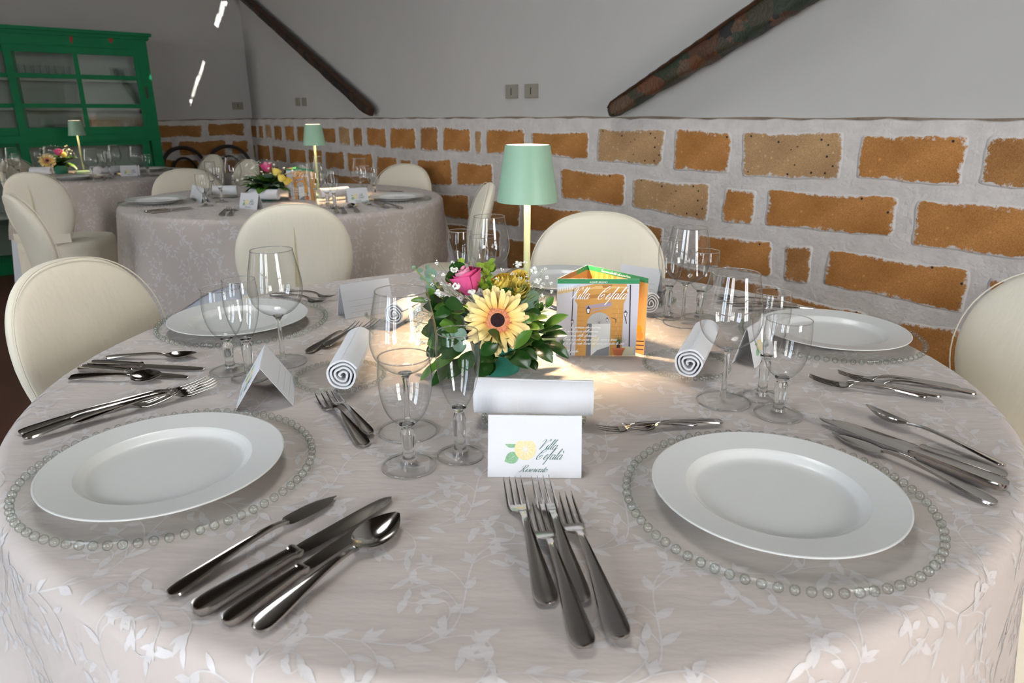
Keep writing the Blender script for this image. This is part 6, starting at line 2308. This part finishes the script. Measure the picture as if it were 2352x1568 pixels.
px_card((206, 402), (262, 402), 'white card in front of the far lamp', flip=True, H=0.060)
px_card((28, 394), (58, 392), 'white card near the left edge of the far table', flip=True, H=0.066)

# cutlery
G1 = 'knives and spoon beside the near left plate'
lay(PFI, (388, 1360), (774, 1135), 'steel fish knife next to the near left plate', G1)
lay(PKN, (447, 1403), (899, 1137), 'long steel table knife beside the near left plate', G1)
lay(PKN, (515, 1427), (872, 1182), 'shorter steel knife between the table knife and the spoon', G1)
lay(PSP, (586, 1444), (912, 1192), 'steel spoon lying nearest the camera, bowl up', G1, roll=0.10, z=0.002)
G1 = 'forks below the reserved card'
lay(PFK, (1258, 1383), (1176, 1104), 'steel fork, leftmost below the reserved card', G1)
lay(PFK, (1335, 1380), (1240, 1102), 'steel fork, second from the right among the upper tines below the reserved card', G1)
lay(PFK, (1343, 1492), (1228, 1165), 'steel fork lowest in the picture, overlapping its neighbours', G1, z=0.0045)
lay(PFK, (1425, 1470), (1290, 1148), 'steel fork, rightmost below the reserved card', G1, z=0.004)
G1 = 'forks left of the near left plate'
lay(PFK, (42, 990), (396, 899), 'steel fork with its handle end farthest left', G1)
lay(PFK, (53, 1008), (412, 908), 'steel fork lying closest to the near left plate', G1, z=0.0045)
lay(PFK, (161, 958), (486, 872), 'steel fork farthest from the near left plate, tines by the folded card', G1, roll=0.22)
lay(PFK, (164, 972), (500, 886), 'steel fork second farthest from the near left plate', G1, z=0.006, roll=0.25)
G1 = 'small forks left of the goblet'
lay(PDF, (838, 1019), (737, 906), 'small three-tined fork beside the near left plate, nearer the camera', G1)
lay(PDF, (849, 996), (760, 903), 'small three-tined fork beside the near left plate, nearer the napkin', G1, z=0.003)
G1 = 'small forks behind the near right plate'
lay(PDF, (1592, 969), (1378, 982), 'small fork behind the near right plate, left one', G1)
lay(PDF, (1651, 968), (1441, 984), 'small fork behind the near right plate, right one', G1, z=0.003)
G1 = 'knives and spoons beside the far left plate'
lay(PSP, (241, 816), (452, 815), 'steel spoon nearest the far left plate', G1)
lay(PKN, (205, 833), (470, 843), 'steel knife beside the far left plate, longer one', G1)
lay(PKN, (183, 843), (434, 862), 'steel knife beside the far left plate, shorter one', G1)
lay(PSP, (160, 865), (375, 866), 'steel spoon farthest from the far left plate', G1, roll=0.3, z=0.003)
G1 = 'knives and spoon beside the near right plate'
lay(PSP, (2306, 1073), (1985, 945), 'steel spoon right of the near right plate', G1, roll=0.3, z=0.004)
lay(PKN, (2312, 1097), (1912, 961), 'steel knife next to the spoon at right', G1)
lay(PKN, (2312, 1126), (1882, 964), 'steel knife lying over the fish knife at right', G1, z=0.004)
lay(PFI, (2288, 1154), (1913, 990), 'steel fish knife touching the near right charger', G1)
G1 = 'forks beside the right plate'
lay(PFK, (2130, 907), (1857, 866), 'steel fork with tines farthest left beside the right plate', G1)
lay(PFK, (2161, 912), (1864, 878), 'steel fork nearest the camera beside the right plate', G1, z=0.0045)
lay(PFK, (2205, 888), (1924, 858), 'steel fork closest to the right plate', G1)
lay(PFK, (2242, 906), (1944, 872), 'steel fork with its handle end farthest right', G1, z=0.0045)
G1 = 'small forks left of the bouquet'
lay(PDF, (706, 805), (826, 742), 'small fork left of the napkin by the bouquet', G1)
lay(PDF, (746, 795), (866, 738), 'small fork behind the napkin by the bouquet', G1, z=0.003)
G1 = 'forks behind the far left plate'
lay(PFK, (622, 672), (752, 692), 'dark steel fork behind the far left plate, nearer the plate', G1)
lay(PFK, (648, 668), (772, 684), 'dark steel fork behind the far left plate, farther from the plate', G1, z=0.004)
G1 = 'knives behind the right plate'
lay(PSP, (1800, 690), (1642, 681), 'steel spoon behind the large wine glass at right', G1)
lay(PKN, (1797, 696), (1652, 691), 'steel knife behind the right plate, farther one', G1)
lay(PKN, (1826, 700), (1672, 697), 'steel knife behind the right plate, nearer one', G1)
lay(PFI, (1875, 706), (1696, 708), 'steel fish knife closest behind the right plate', G1)
G1 = 'cutlery at the back of the foreground table'
lay(PSP, (1192, 612), (1148, 636), 'steel spoon behind the lime green sprig', G1)
lay(PFK, (1525, 655), (1508, 700), 'steel fork beside the champagne flute behind the brochure', G1)
lay(PDF, (1262, 702), (1215, 690), 'small fork glimpsed between the bouquet and the brochure', G1)
G1 = 'cutlery on the middle table'
lay(PFK, (503, 497), (532, 473), 'steel fork left of the slit-backed chair, left one', G1)
lay(PFK, (523, 497), (549, 473), 'steel fork left of the slit-backed chair, right one', G1)
lay(PKN, (332, 485), (440, 473), 'steel knife in front of the left plate of the middle table', G1)
lay(PKN, (348, 487), (446, 476), 'steel knife just nearer in front of the left plate of the middle table', G1)
lay(PFK, (774, 488), (765, 472), 'steel fork behind the slit-backed chair, leftmost', G1)
lay(PFK, (792, 488), (782, 473), 'steel fork behind the slit-backed chair, middle', G1)
lay(PSP, (822, 486), (806, 470), 'steel spoon below the lemon card of the middle table', G1)
lay(PFK, (905, 478), (822, 463), 'steel fork beside the right plate of the middle table, left one', G1)
lay(PFK, (932, 478), (855, 464), 'steel fork beside the right plate of the middle table, right one', G1)
lay(PKN, (925, 438), (868, 435), 'steel knife before the chair at the right of the middle table', G1)
G1 = 'cutlery on the far table'
lay(PFK, (236, 414), (262, 404), 'steel fork on the edge of the far table', G1)
lay(PKN, (375, 404), (318, 400), 'steel knife at the right of the far table', G1)

for o in bpy.data.objects:
    for k in ('used', 'L'):
        if k in o:
            del o[k]
